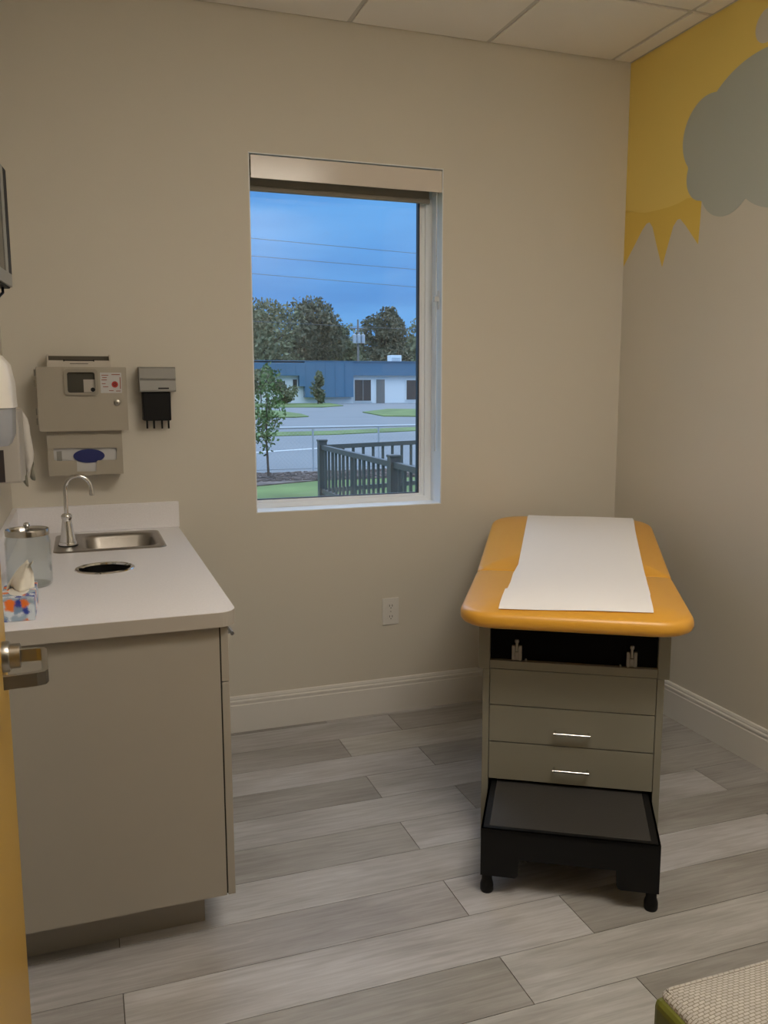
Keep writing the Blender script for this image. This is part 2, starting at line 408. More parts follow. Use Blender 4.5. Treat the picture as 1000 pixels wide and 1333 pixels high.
obj('painted_sun', prism(disc, [], wall_r, Vector((-.0006, 0, 0))), M['sun'], wall_right, label='yellow painted sun disc')
def union(circles, cx, cz, n=220):
    pts = []
    for k in range(n):
        a = 2 * PI * k / n; dx, dz = math.cos(a), math.sin(a); best = 0.01
        for cc in circles:
            x, z, r = cc[:3]; k_ = cc[3] if len(cc) > 3 else 1.0      # k_ = height / width
            ox, oz, ez = cx - x, (cz - z) / k_, dz / k_
            a_ = dx * dx + ez * ez; b_ = (ox * dx + oz * ez) / a_; c_ = (ox * ox + oz * oz - r * r) / a_; d = b_ * b_ - c_
            if d > 0: best = max(best, -b_ + math.sqrt(d))
        pts.append((cx + dx * best, cz + dz * best))
    return pts
cl = union([(2.66, 2.42, .33, .712), (2.941, 2.437, .149), (2.952, 2.290, .104), (2.821, 2.255, .153), (2.54, 2.356, .271), (2.33, 2.42, .25), (2.18, 2.33, .16), (2.40, 2.20, .13)], 2.66, 2.36)
obj('painted_cloud', prism(cl, [], wall_r, Vector((-.0016, 0, 0))), M['cloud'], wall_right, label='flat grey painted cloud')
cl2 = union([(2.649, 2.732, .059), (2.57, 2.755, .085), (2.47, 2.74, .07)], 2.57, 2.745, 90)
obj('painted_cloud', prism(cl2, [], wall_r, Vector((-.0012, 0, 0))), M['wall'], wall_right, label='small white painted cloud')

# suspended ceiling
ceiling = obj('ceiling', B(-1.7, XR + .12, -1.7, YO, ZC + .03, ZC + .12), M['ceiling'], kind='structure')
gx = [2.298 - .6096 * k for k in range(7)]
gy = [2.9435 - .6096 * k for k in range(8)]
xs = [XR] + gx + [-1.6]; ys = [YB] + gy + [-1.6]
xs = [x for x in xs if x >= -1.6]; ys = [y for y in ys if y >= -1.6]
TROFFER = (3, 2)   # the cell that holds the lit troffer: x 1.079-1.688, y 0.505-1.114
for iy in range(len(ys) - 1):
    for ix in range(len(xs) - 1):
        x1, x0, y1, y0 = xs[ix], xs[ix + 1], ys[iy], ys[iy + 1]
        if (abs(x0 - 1.0788) < .01 or abs(x0 - .4692) < .01) and abs(y1 - 1.1147) < .01: continue
        if abs(x0 + .1404) < .01 and abs(y1 + .1045) < .01: continue
        if x1 - x0 < .03 or y1 - y0 < .03: continue
        g = .011
        obj('ceiling_tile', B(x0 + g, x1 - g, y0 + g, y1 - g, ZC, ZC + .016), M['ceiling'], ceiling)
bm = NB()
for x in xs: box(bm, x - .012, x + .012, -1.6, YB, ZC + .006, ZC + .03)
for y in ys: box(bm, -1.6, XR, y - .012, y + .012, ZC + .0065, ZC + .0305)
obj('ceiling_grid', bm, M['grid'], ceiling)

def troffer(x0, x1, y0, y1, mt, label):
    t = thing('ceiling_light', label, 'light', ((x0 + x1) / 2, (y0 + y1) / 2, ZC))
    f = .03
    obj('light_frame', boxes([(x0 + .012, x0 + f, y0 + .012, y1 - .012, ZC - .001, ZC + .028), (x1 - f, x1 - .012, y0 + .012, y1 - .012, ZC - .001, ZC + .028), (x0 + f, x1 - f, y0 + .012, y0 + f, ZC - .001, ZC + .028), (x0 + f, x1 - f, y1 - f, y1 - .012, ZC - .001, ZC + .028)]), M['trim'], t)
    obj('diffuser', B(x0 + f, x1 - f, y0 + f, y1 - f, ZC + .004, ZC + .02), mt, t)
troffer(.4692, 1.688, .505, 1.1147, M['lamp'], 'long lit ceiling panel over the exam room')
troffer(-.1404, .4692, -.7141, -.1045, M['lamp2'], 'unseen square ceiling panel giving fill light from the corridor')

# baseboards
prof = [(0, 0), (.015, 0), (.015, .118), (.0125, .121), (.0125, .127), (.015, .130), (.0145, .137), (.010, .141), (.0105, .146), (.0075, .154), (.004, .1566), (0, .1566)]
bm = prism(prof, [], lambda a, b_: (.326, YB - a, b_), Vector((XR - .326, 0, 0)))
obj('baseboard_back', bm, M['trim'], kind='structure')
bm = prism(prof, [], lambda a, b_: (XR - a, YF, b_), Vector((0, YB - YF, 0)))
obj('baseboard_right', bm, M['trim'], kind='structure')

# ------------------------------------------------------------------ window
win = thing('window_1', None, None, ((WX0 + WX1) / 2, 3.60, WZ0)); win['kind'] = 'structure'
GX0, GX1, GZ0, GZ1 = .688, 1.432, .972, 2.30
obj('window_reveal', boxes([(WX0, WX0 + .004, YB + .001, 3.60, WZ0 + .004, WZ1), (WX1 - .004, WX1, YB + .001, 3.60, WZ0 + .004, WZ1), (WX0, WX1, YB + .001, 3.60, WZ1 - .004, WZ1)]), M['reveal'], win)
obj('window_sill', B(WX0, WX1, YB + .001, 3.60, WZ0, WZ0 + .004), M['vinyl'], win)
obj('window_frame', boxes([(WX0, GX0 - .004, 3.592, 3.66, WZ0, WZ1), (WX1 - .034, WX1, 3.592, 3.66, WZ0, WZ1), (GX0 - .004, WX1 - .034, 3.592, 3.66, WZ0, GZ0 - .016), (GX0 - .004, WX1 - .034, 3.592, 3.66, GZ1, WZ1)]), M['vinyl'], win)
obj('window_sash', boxes([(GX1 + .012, WX1 - .034, 3.602, 3.64, GZ0 - .016, GZ1), (GX1 + .003, GX1 + .012, 3.606, 3.64, GZ0 - .003, GZ1), (GX0 - .004, GX1 + .012, 3.602, 3.64, GZ0 - .016, GZ0 - .003)]), M['vinyl'], win)
obj('gasket', boxes([(GX1 - .002, GX1 + .004, 3.604, 3.63, GZ0, GZ1), (GX0 - .005, GX1 + .004, 3.604, 3.63, GZ0 - .004, GZ0), (GX0 - .006, GX0 - .002, 3.604, 3.63, GZ0, GZ1)]), M['gasket'], win)
obj('window_pane', B(GX0 - .003, GX1, 3.614, 3.618, GZ0 - .002, GZ1), M['glass'], win)

rb = thing('roller_blind', 'rolled up roller blind with pale fascia in the head of the window', 'blind', ((WX0 + WX1) / 2, 3.52, 2.25))
obj('fascia', B(WX0 + .0085, WX1 - .0075, 3.474, 3.480, 2.259, WZ1 - .010, bev=.001), M['fascia'], rb)
obj('roller_tube', T([(WX0 + .012, 3.535, 2.312), (WX1 - .012, 3.535, 2.312)], .03, 20), M['shade'], rb, smooth=True)
obj('shade_fabric', B(WX0 + .012, WX1 - .03, 3.562, 3.5635, 2.245, 2.312), M['shade'], rb)
obj('hem_bar', B(WX0 + .010, WX1 - .028, 3.555, 3.571, 2.228, 2.248, bev=.003), M['shade'], rb)
obj('end_bracket', B(WX1 - .0115, WX1 - .0075, 3.485, 3.575, 2.26, WZ1 - .012), M['white'], rb)
ch = obj('pull_chain', tube(tube(NB(), [(1.474, 3.508, 2.30), (1.4745, 3.508, 1.75), (1.475, 3.508, 1.165)], .0026, 8), [(1.480, 3.518, 2.30), (1.480, 3.518, 1.75), (1.475, 3.512, 1.165)], .0026, 8), M['chain'], rb, smooth=True)
obj('chain_clip', boxes([(1.466, 1.487, 3.503, 3.521, 1.812, 1.834), (1.484, 1.489, 3.505, 3.519, 1.78, 1.86)], bev=.002), M['chain'], ch)

# ------------------------------------------------------------------ base cabinet, counter, sink
cab = thing('base_cabinet', 'pale laminate base cabinet under the sink counter', 'cabinet', (.03, 2.75, 0))
obj('carcass', boxes([(XL + .001, .299, 2.098, 2.117, .128, .857), (XL + .001, .28, 3.455, 3.474, .128, .857), (XL + .001, .299, 2.117, 3.455, .128, .146), (XL + .001, XL + .012, 2.117, 3.455, .146, .857), (.28, .299, 2.117, 3.455, .80, .857)]), M['laminate'], cab)
obj('toe_kick', boxes([(XL + .001, .252, 2.202, 2.22, 0, .128), (.236, .252, 2.22, 3.47, 0, .128)]), M['laminate'], cab)
obj('gap_strip', B(.299, .3025, 2.100, 3.45, .132, .853), M['dark'], cab)
def front(name, y0, y1, z0, z1, hy, hz):
    d = obj(name, B(.3025, .3215, y0, y1, z0, z1, bev=.001), M['laminate'], cab)
    h0, h1 = hy
    bm = tube(NB(), [(.3215, h0 + .012, hz), (.360, h0 + .012, hz)], .0042, 8)
    tube(bm, [(.3215, h1 - .012, hz), (.360, h1 - .012, hz)], .0042, 8)
    tube(bm, [(.3635, h0, hz), (.3635, h1, hz)], .0056, 10)
    obj('handle', bm, M['chrome'], d, smooth=True)
for k, (a, b_) in enumerate(((2.098, 2.548), (2.551, 3.001), (3.004, 3.452))):
    c_ = (a + b_) / 2
    front('drawer', a, b_, .7105, .853, (c_ - .025, c_ + .085), .775)
    d = obj('cabinet_door', B(.3025, .3215, a, b_, .128, .7075, bev=.001), M['laminate'], cab)
    bm = tube(NB(), [(.3215, b_ - .05, .56), (.346, b_ - .05, .56)], .0042, 8)
    tube(bm, [(.3215, b_ - .05, .65), (.346, b_ - .05, .65)], .0042, 8); tube(bm, [(.350, b_ - .05, .55), (.350, b_ - .05, .66)], .0052, 10)
    obj('handle', bm, M['chrome'], d, smooth=True)

SX0, SX1, SY0, SY1 = -.112, .262, 3.02, 3.392
BX0, BX1, BY0, BY1 = -.012, .236, 3.066, 3.356
CHX, CHY = .046, 2.724
ct = thing('countertop', 'pale lavender white laminate countertop with backsplash and rounded corner', 'countertop', (.04, 2.77, .858))
CX1, CY0 = .3421, 2.076
outl = [(XL + .0005, CY0), ] + [(CX1 - .045 + .045 * math.cos(a), CY0 + .045 + .045 * math.sin(a)) for a in [(-.5 + .5 * k / 8) * PI for k in range(9)]] + [(CX1 + .004, YB - .0005), (XL + .0005, YB - .0005)]
HOLES = [rrect(SX0 + .008, SX1 - .008, SY0 + .008, SY1 - .008, .02), circle(CHX, CHY, .082, 40)]
obj('counter_top', prism(outl, HOLES, lambda a, b_: (a, b_, .8961), Vector((0, 0, -.0016))), M['counter'], ct)
obj('edge_band', prism(outl, HOLES, lambda a, b_: (a, b_, .8945), Vector((0, 0, -.0365))), M['edge'], ct, label='darker taupe front edge')
obj('backsplash', B(XL + .0005, .350, YB - .019, YB - .0005, .8961, .998, bev=.002), M['counter'], ct)
obj('side_splash', B(XL + .0005, XL + .0185, 2.20, YB - .019, .8961, .998, bev=.002), M['counter'], ct)

sink = thing('sink', 'small stainless steel drop in sink in the countertop', 'sink', ((SX0 + SX1) / 2, (SY0 + SY1) / 2, .90))
bm = NB()
def loop(pts, z): return [bm.verts.new((a, b_, z)) for a, b_ in pts]
rings = [loop(rrect(SX0, SX1, SY0, SY1, .03), .8965), loop(rrect(SX0 + .003, SX1 - .003, SY0 + .003, SY1 - .003, .03), .9005), loop(rrect(SX0 + .010, SX1 - .010, SY0 + .010, SY1 - .010, .03), .9005), loop(rrect(BX0 - .008, BX1 + .008, BY0 - .008, BY1 + .008, .055), .8985),
         loop(rrect(BX0, BX1, BY0, BY1, .05), .8965), loop(rrect(BX0 + .006, BX1 - .006, BY0 + .006, BY1 - .006, .05), .885), loop(rrect(BX0 + .018, BX1 - .018, BY0 + .018, BY1 - .018, .05), .775), loop(rrect(BX0 + .05, BX1 - .05, BY0 + .05, BY1 - .05, .05), .752)]
for a, b_ in zip(rings, rings[1:]):
    n_ = len(a)
    for k in range(n_): bm.faces.new((a[k], a[(k + 1) % n_], b_[(k + 1) % n_], b_[k]))
bm.faces.new(rings[-1])
obj('basin', bm, M['steel'], sink, smooth='all')
obj('drain', LA([(0, .7535), (.03, .7535), (.034, .756), (.036, .7525)], ((BX0 + BX1) / 2, (BY0 + BY1) / 2, 0)), M['chrome'], sink, smooth=True)

FX, FY = -.065, 3.150
fa = thing('faucet', 'chrome gooseneck faucet standing on the sink deck', 'faucet', (FX, FY, .9))
obj('base', LA([(.031, .9002), (.031, .906), (.029, .913), (.027, .914), (.024, .93), (.0165, .985), (.0155, .993), (.0185, .998), (.0185, 1.006), (.014, 1.012), (.009, 1.014), (0, 1.014)], (FX, FY, 0)), M['chrome'], fa, smooth=True)
obj('base_gasket', LA([(.033, .9002), (.033, .9035), (.0312, .9038)], (FX, FY, 0)), M['blackplastic'], fa, smooth=True)
RG = .0425
path = [(FX, FY, 1.00), (FX, FY, 1.05), (FX, FY, 1.095)] + [(FX + RG - RG * math.cos(a), FY, 1.097 + RG * 1.08 * math.sin(a)) for a in [PI * k / 14 for k in range(1, 15)]] + [(FX + 2 * RG + .001, FY, 1.088)]
sp = obj('spout', T(path, .0072, 14), M['chrome'], fa, smooth=True)
obj('aerator', T([(FX + 2 * RG + .001, FY, 1.091), (FX + 2 * RG + .0015, FY, 1.074)], .0088, 14), M['chrome'], sp, smooth=True)

wc = thing('waste_chute', 'round steel ringed waste hole in the countertop', 'waste chute', (CHX, CHY, .896))
obj('ring', LA([(.0755, .893), (.0765, .8985), (.081, .9005), (.087, .899), (.089, .8963)], (CHX, CHY, 0), 48), M['chrome'], wc, smooth=True)
obj('sleeve', LA([(.0790, .894), (.0775, .86), (.0765, .72), (0, .72)], (CHX, CHY, 0), 48), M['blackplastic'], wc, smooth=True)

# sundry jar
JX, JY = -.158, 2.545
jar = thing('jar', 'clear glass jar with steel lid on the countertop', 'jar', (JX, JY, .897))
obj('glass_body', LA([(0, .8975), (.052, .8975), (.058, .902), (.060, .912), (.060, 1.022), (.0575, 1.034), (.055, 1.040), (.055, 1.0475), (.0525, 1.0475), (.0525, 1.040), (.055, 1.032), (.0575, 1.020), (.0575, .913), (.054, .904), (0, .904)], (JX, JY, 0), 40), M['jar'], jar, smooth=True)
lid = obj('lid', LA([(.0560, 1.042), (.0575, 1.042), (.0580, 1.056), (.0570, 1.0585), (.0550, 1.0575), (.0535, 1.052), (0, 1.051)], (JX, JY, 0), 40), M['lidsteel'], jar, smooth=True)
obj('knob', LA([(.0055, 1.050), (.0048, 1.062), (.008, 1.066), (.009, 1.071), (.006, 1.076), (0, 1.077)], (JX, JY, 0), 16), M['chrome'], lid, smooth=True)

# tissue box
tb = thing('tissue_box', 'floral printed tissue box with a raised tissue on the counter', 'tissue box', (-.165, 2.24, .8965))
obj('carton', B(-.205, -.1275, 2.155, 2.335, .8965, .952, bev=.0015), M['floral'], tb)
obj('slot_film', prism(circle(-.166, 2.245, .024, 24, .06), [], lambda a, b_: (a, b_, .9521), Vector((0, 0, .0006))), M['white'], tb)
Lp = [(8, 771), (8.5, 766), (12, 756), (18, 748), (25, 741), (30, 733), (34.5, 728.5)]
Rp = [(45, 773), (44.5, 766), (44, 757), (43, 748), (41.5, 740), (40, 736), (44, 731.5)]
rows = []
for i, (l_, r_) in enumerate(zip(Lp, Rp)):
    a = at(*l_, 1, 2.245); b_ = at(*r_, 1, 2.245); row = []
    for k in range(13):
        f = k / 12; q = a.lerp(b_, f); w_ = 1 - i / 6 * .55
        q.y += (.030 * math.sin(PI * f * 2.4 + i * .35) + .010 * math.sin(11 * f + i)) * w_ - .012 * i / 6
        q.z += .004 * math.sin(9 * f + 2 * i) * (i > 0)
        q.z = max(q.z, .9530)
        row.append(q)
    rows.append(row)
bm = NB(); V_ = [[bm.verts.new(q) for q in row] for row in rows]
for a, b_ in zip(V_, V_[1:]):
    for k in range(12): bm.faces.new((a[k], a[k + 1], b_[k + 1], b_[k]))
r = bmesh.ops.extrude_face_region(bm, geom=bm.faces[:])
bmesh.ops.translate(bm, vec=(0, .0012, 0), verts=[g for g in r['geom'] if isinstance(g, bmesh.types.BMVert)])
obj('tissue', bm, M['tissue'], tb, smooth='all')

# ------------------------------------------------------------------ on the back wall
YS = YB - .13
sc = thing('sharps_cabinet', 'beige lockable sharps cabinet with a small window on the wall above the faucet', 'cabinet', (.01, YB, 1.28))
def P(px, py, y): v = at(px, py, 1, y); return v.x, v.z
x0, z1 = P(46, 477.5, YS); x1, _ = P(164, 478, YS); _, z0 = P(108, 561, YS)
obj('housing', B(x0 + .004, x1 - .004, YS + .012, YB - .0005, z0 + .004, z1 - .002, bev=.003), M['beige'], sc)
wx0, wz1 = P(82.5, 480.5, YS); wx1, wz0 = P(128.5, 514.5, YS)
fr_in = rrect(wx0 + .011, wx1 - .011, wz0 + .010, wz1 - .011, .008)
dr = obj('front_door', prism(rrect(x0, x1, z0, z1, .003), [rrect(wx0 + .009, wx1 - .009, wz0 + .008, wz1 - .009, .009)], lambda a, b_: (a, YS, b_), Vector((0, .0115, 0))), M['beige'], sc)
obj('window_bezel', prism(rrect(wx0, wx1, wz0, wz1, .012), [fr_in], lambda a, b_: (a, YS - .007, b_), Vector((0, .009, 0))), M['bezel'], dr)
obj('window_plastic', B(wx0 + .005, wx1 - .005, YS + .007, YS + .010, wz0 + .005, wz1 - .005), M['darkglass'], dr)
a0, b1 = P(108.5, 494, YS); a1, b0 = P(124.5, 510.5, YS)
obj('window_tag', B(a0, a1, YS + .0045, YS + .0068, b0, b1), M['lowergrey'], dr, label='pale tag seen in the dark window')
a0, b1 = P(117.5, 504, YS); a1, b0 = P(124.5, 510.5, YS)
obj('tag_mark', prism(circle((a0 + a1) / 2, (b0 + b1) / 2, .008, 16), [], lambda a, b_: (a, YS + .0038, b_), Vector((0, .0006, 0))), M['dark'], dr)
a0, b1 = P(130, 485, YS); a1, b0 = P(159, 511.5, YS)
st = obj('warning_sticker', B(a0, a1, YS - .0012, YS - .0002, b0, b1), M['cardboard'], dr, label='pale warning sticker with red symbol')
cx, cz = P(149.5, 500.5, YS)
obj('red_symbol', prism(circle(cx, cz, .0115, 20), [], lambda a, b_: (a, YS - .0020, b_), Vector((0, .0007, 0))), M['red'], dr)
obj('symbol_ring', prism(circle(cx, cz, .0055, 16), [circle(cx, cz, .0035, 16)], lambda a, b_: (a, YS - .0026, b_), Vector((0, .0007, 0))), M['dark'], dr)
bm = NB()
for (px0, py0, w_, h_) in ((132, 488, 9, 1), (133, 491, 6, 1), (132, 494, 7, 1.1), (145, 487, 11, 1.2), (132.5, 499, 5, 1), (134, 503, 7, 1), (142, 508, 6, 1), (151, 508.5, 6, 1), (155.5, 491, 2, 15)):
    q0 = P(px0, py0, YS); q1 = P(px0 + w_, py0 + h_, YS)
    box(bm, q0[0], q1[0], YS - .0018, YS - .0011, q1[1], q0[1])
obj('printed_marks', bm, mat('faded_red_print', (.28, .10, .07, 1), .6), dr)
lx, lz = P(152.5, 524, YS)
bm = NB(); lathe(bm, [(0, .010), (.006, .010), (.0105, .008), (.0115, 0)], (0, 0, 0), 20)
bm.transform(Matrix.Translation((lx, YS, lz)) @ Matrix.Rotation(PI / 2, 4, 'X'))
lk = obj('key_lock', bm, M['nickel'], dr, smooth=True)
obj('keyhole', B(lx - .0012, lx + .0012, YS - .0106, YS - .0098, lz - .004, lz + .004), M['dark'], lk)
for py in (485, 499, 536, 549):
    hx, hz = P(44.5 + (py - 477) * .06, py, YS)
    obj('hinge_knuckle', T([(hx + .001, YS + .012, hz - .012), (hx + .001, YS + .012, hz + .012)], .005, 10), M['nickel'], sc, smooth=True)
# open rail tray above the cabinet
tx0, tz1 = P(60.5, 461, YB - .07); tx1, _ = P(143.5, 461, YB - .07); _, tz0 = P(100, 474, YB - .07)
tr = obj('top_tray', boxes([(tx0, tx0 + .004, YB - .075, YB - .001, z1 - .002, tz1), (tx1 - .004, tx1, YB - .075, YB - .001, z1 - .002, tz1), (tx0 + .004, tx1 - .004, YB - .074, YB - .068, z1 - .002, tz1 - .022)]), M['tray'], sc)
obj('tray_back', B(tx0 + .004, tx1 - .004, YB - .012, YB - .001, z1 - .002, tz1 - .004), M['taupe'], tr)
q0 = P(83, 468.5, YB - .075); q1 = P(122, 470, YB - .075)
obj('slot', boxes([(q0[0], q1[0], YB - .0752, YB - .0738, q1[1], q0[1]), (q0[0] - .002, q0[0] + .002, YB - .0756, YB - .0738, q1[1] - .002, q0[1] + .002), (q1[0] - .002, q1[0] + .002, YB - .0756, YB - .0738, q1[1] - .002, q0[1] + .002), (q0[0] + .02, q1[0] - .02, YB - .0752, YB - .0738, q1[1] - .011, q1[1] - .009)]), M['dark'], tr)

YG = YB - .105
gd = thing('glove_dispenser', 'beige wall holder with a slotted front below the sharps cabinet', 'dispenser', (.01, YB, 1.13))
gx0, gz1 = P(60.5, 563.5, YG); gx1, gz0 = P(161, 616.5, YG)
gz1 = z0 - .001
def Q(px, py): return P(px, py, YG)
sl = [Q(69.5, 585.5), Q(71, 583.6), Q(150.5, 582.6), Q(152.4, 584.5), Q(152, 597), Q(150, 598.6), Q(128, 599.2), Q(126, 600.5), Q(125.5, 613.5), Q(100.5, 613.8), Q(100, 600.5), Q(98, 599.8), Q(73, 600), Q(70.5, 598.5)]
sl = sl[::-1]
obj('front_plate', prism(rrect(gx0, gx1, gz0, gz1, .004), [sl], lambda a, b_: (a, YG, b_), Vector((0, .003, 0))), M['beige'], gd)
obj('shell', boxes([(gx0, gx0 + .003, YG + .003, YB - .001, gz0, gz1), (gx1 - .003, gx1, YG + .003, YB - .001, gz0, gz1), (gx0, gx1, YG + .003, YB - .001, gz0, gz0 + .003), (gx0 + .003, gx1 - .003, YB - .004, YB - .001, gz0 + .003, gz1)]), M['beige'], gd)
gb = thing('glove_box', 'white glove carton with blue oval inside the beige wall holder', 'box', (.01, YB - .05, gz0 + .003))
bx0, bx1 = gx0 + .012, gx1 - .008
obj('carton', B(bx0, bx1, YG + .010, YB - .006, gz0 + .0035, gz1 - .03), M['cardboard'], gb)
cx, cz = P(116, 593.6, YG)
obj('blue_oval', prism(circle(cx, cz, .0555, 36, .0255), [], lambda a, b_: (a, YG + .006, b_), Vector((0, .0035, 0))), M['blue'], gb, label='deep blue oval opening')
obj('grey_print', B(cx - .113, cx - .095, YG + .0085, YG + .0097, cz - .02, cz + .02), M['greyplastic'], gb)

sd = thing('specula_dispenser', 'black dispenser with grey hood and four short prongs right of the sharps cabinet', 'dispenser', (.29, YB, 1.30))
Y1 = YB - .085
hx0, hz1 = P(181, 478.5, Y1); hx1, _ = P(228.2, 478.5, Y1); _, hz0 = P(205, 510, Y1)
pr = [(YB - .001, hz1 + .004), (Y1 + .012, hz1 + .003), (Y1 + .004, hz1 - .003), (Y1, hz1 - .04), (Y1 + .007, hz1 - .048), (Y1 - .001, hz0 + .006), (Y1 + .002, hz0), (YB - .001, hz0)]
obj('hood', prism(pr, [], lambda a, b_: (hx0, a, b_), Vector((hx1 - hx0, 0, 0))), M['greyplastic'], sd)
q0 = P(206, 504.6, Y1); q1 = P(220, 506.4, Y1)
obj('printed_mark', B(q0[0], q1[0], Y1 - .0018, Y1 + .004, q1[1], q0[1]), M['dark'], sd)
kx0, kz0 = P(187, 548, Y1 + .012); kx1, _ = P(223.5, 548, Y1 + .012)
obj('body', B(kx0, kx1, Y1 + .012, YB - .001, kz0, hz0, bev=.004), M['blackplastic'], sd)
for px in (191.5, 200.5, 211, 219.5):
    qx, qz = P(px, 549, Y1 + .03)
    obj('prong', T([(qx, Y1 + .03, qz + .006), (qx, Y1 + .03, qz - .014), (qx, Y1 + .028, qz - .026)], .0036, 8), M['blackplastic'], sd, smooth=True)

ol = thing('wall_outlet', 'duplex wall outlet with ivory plate on the wall under the window', 'outlet', (1.252, YB, .462))
ox0, ox1, oz0, oz1 = 1.213, 1.290, .402, .524
obj('cover_plate', B(ox0, ox1, YB - .006, YB - .0005, oz0, oz1, bev=.0025), M['trim'], ol)
oc = (ox0 + ox1) / 2
for zz in (.4385, .4875):
    rc = obj('receptacle', prism(circle(oc, zz, .0165, 24, .0145), [], lambda a, b_: (a, YB - .0085, b_), Vector((0, .004, 0))), M['trim'], ol)
    obj('slots', boxes([(oc - .0075, oc - .005, YB - .0089, YB - .008, zz - .002, zz + .007), (oc + .005, oc + .0075, YB - .0089, YB - .008, zz - .002, zz + .007), (oc - .002, oc + .002, YB - .0089, YB - .008, zz - .010, zz - .006)]), M['dark'], rc)
obj('cover_screw', prism(circle(oc, .463, .003, 12), [], lambda a, b_: (a, YB - .0072, b_), Vector((0, .002, 0))), M['nickel'], ol)

# ------------------------------------------------------------------ on the left wall
dp = thing('soap_dispenser', 'white dispenser with smoky translucent window on the left wall', 'dispenser', (XL, 2.40, 1.22))
def sect(z, d, y0=2.25, y1=2.47, r=.045): return [(x, y, z) for x, y in rrect(XL + .001, XL + d, y0, y1, (.004, r, r, .004), 6)]
def loft(secs):
    bm = NB(); R_ = [[bm.verts.new(p) for p in s] for s in secs]; n_ = len(R_[0])
    for a, b_ in zip(R_, R_[1:]):
        for k in range(n_): bm.faces.new((a[k], a[(k + 1) % n_], b_[(k + 1) % n_], b_[k]))
    bm.faces.new(R_[0][::-1]); bm.faces.new(R_[-1]); return bm
obj('cover', loft([sect(1.398, .108), sect(1.46, .106), sect(1.505, .098), sect(1.528, .080, 2.262, 2.458), sect(1.537, .05, 2.28, 2.44, .02)]), M['white'], dp, smooth=True)
obj('smoky_window', loft([sect(1.305, .090, 2.262, 2.458), sect(1.33, .101, 2.256, 2.464), sect(1.3975, .104, 2.253, 2.467)]), M['smoke'], dp, smooth=True)
obj('nozzle', loft([sect(1.285, .050, 2.32, 2.40, .015), sect(1.3045, .060, 2.31, 2.41, .015)]), M['lowergrey'], dp, smooth=True)

HYY = 2.66
hxr = at(27, 600, 1, HYY).x; hzb = at(20, 629, 1, HYY).z
pt = thing('towel_dispenser', 'pale grey wall dispenser with white towels hanging behind the white soap dispenser', 'dispenser', (XL, 2.8, hzb))
obj('holder', B(XL + .001, hxr, HYY, HYY + .22, hzb, 1.385, bev=.006), M['lowergrey'], pt)
hxl = at(5.5, 600, 1, HYY).x
obj('slot', B(hxl - .03, hxl, HYY - .0015, HYY + .01, hzb + .004, at(3, 586, 1, HYY).z), M['slot'], pt, label='dark slot in the holder front')
def flap(name, pix, y, th, mt, label=None):
    bm = prism([(at(px, py, 1, y).x, at(px, py, 1, y).z) for px, py in pix], [], lambda a, b_: (a, y, b_), Vector((0, th, 0)))
    bmesh.ops.bevel(bm, geom=[e for e in bm.edges if e.calc_face_angle(0) > .8], offset=.0025, segments=2, affect='EDGES')
    obj(name, bm, mt, pt, smooth='all', label=label)
flap('towel', [(24, 536), (26.4, 534), (31, 538.5), (35.5, 545.6), (38, 555), (38.8, 563.8), (41.5, 578), (43.7, 591.8), (42.6, 601.7), (39, 611), (36.6, 618), (34.5, 612), (33, 605), (29, 585), (25, 570)], 2.93, .03, M['cloth'])
flap('towel', [(22.3, 560), (25, 565), (29, 588), (32, 605), (32.6, 618), (32, 626.5), (28, 627), (25, 615)], 2.90, .02, M['cloth'])
flap('towel', [(43.7, 600), (45, 612), (46.2, 626.5), (42, 625), (38.8, 622.5), (40, 613)], 2.98, .02, M['clothgrey'], 'grey towel end')
flap('towel', [(33, 604), (35, 618), (37, 634.7), (34, 632.5), (30.5, 628), (31.5, 615)], 2.96, .02, M['clothgrey'], 'grey towel end')

TY1 = 2.50; TX = at(12, 300, 1, TY1).x
tv = thing('television', 'wall mounted television with silver bezel seen edge on at the left wall', 'television', (TX, TY1, 1.85))
b1 = at(14, 374, 1, TY1).z; t1 = at(9, 222, 1, TY1).z
obj('housing', B(TX - .045, TX - .006, 2.055, TY1 + .004, b1 - .004, t1 + .004, bev=.004), M['blackplastic'], tv)
obj('bezel', boxes([(TX - .006, TX, 2.06, TY1 - .002, b1, b1 + .032), (TX - .006, TX, TY1 - .075, TY1 - .042, b1 + .032, t1), (TX - .006, TX, 2.06, 2.085, b1 + .032, t1), (TX - .006, TX, 2.085, TY1 - .075, t1 - .022, t1)]), M['tvsilver'], tv)
obj('screen', B(TX - .0055, TX - .002, 2.085, TY1 - .075, b1 + .032, t1 - .022), M['screen'], tv)
obj('side_lip', B(TX - .006, TX + .0005, TY1 - .042, TY1 - .002, b1 + .032, t1, bev=.001), M['blackplastic'], tv, label='black outer lip of the bezel')
obj('wall_bracket', boxes([(XL + .034, XL + .044, 2.18, 2.32, b1 + .06, t1 - .06), (XL + .044, TX - .045, 2.22, 2.28, (b1 + t1) / 2 - .03, (b1 + t1) / 2 + .03)]), M['blackplastic'], tv)
obj('cable', T([(TX - .02, TY1 - .03, b1), (TX - .018, TY1 - .04, b1 - .018), (TX - .026, TY1 - .09, b1 - .04), (TX - .045, TY1 - .16, b1 - .05), (XL + .045, TY1 - .22, b1 - .03), (XL + .034, TY1 - .25, b1 + .02)], .0035, 8), M['blackplastic'], tv, smooth=True)
tv.rotation_euler = (0, 0, math.radians(-6))

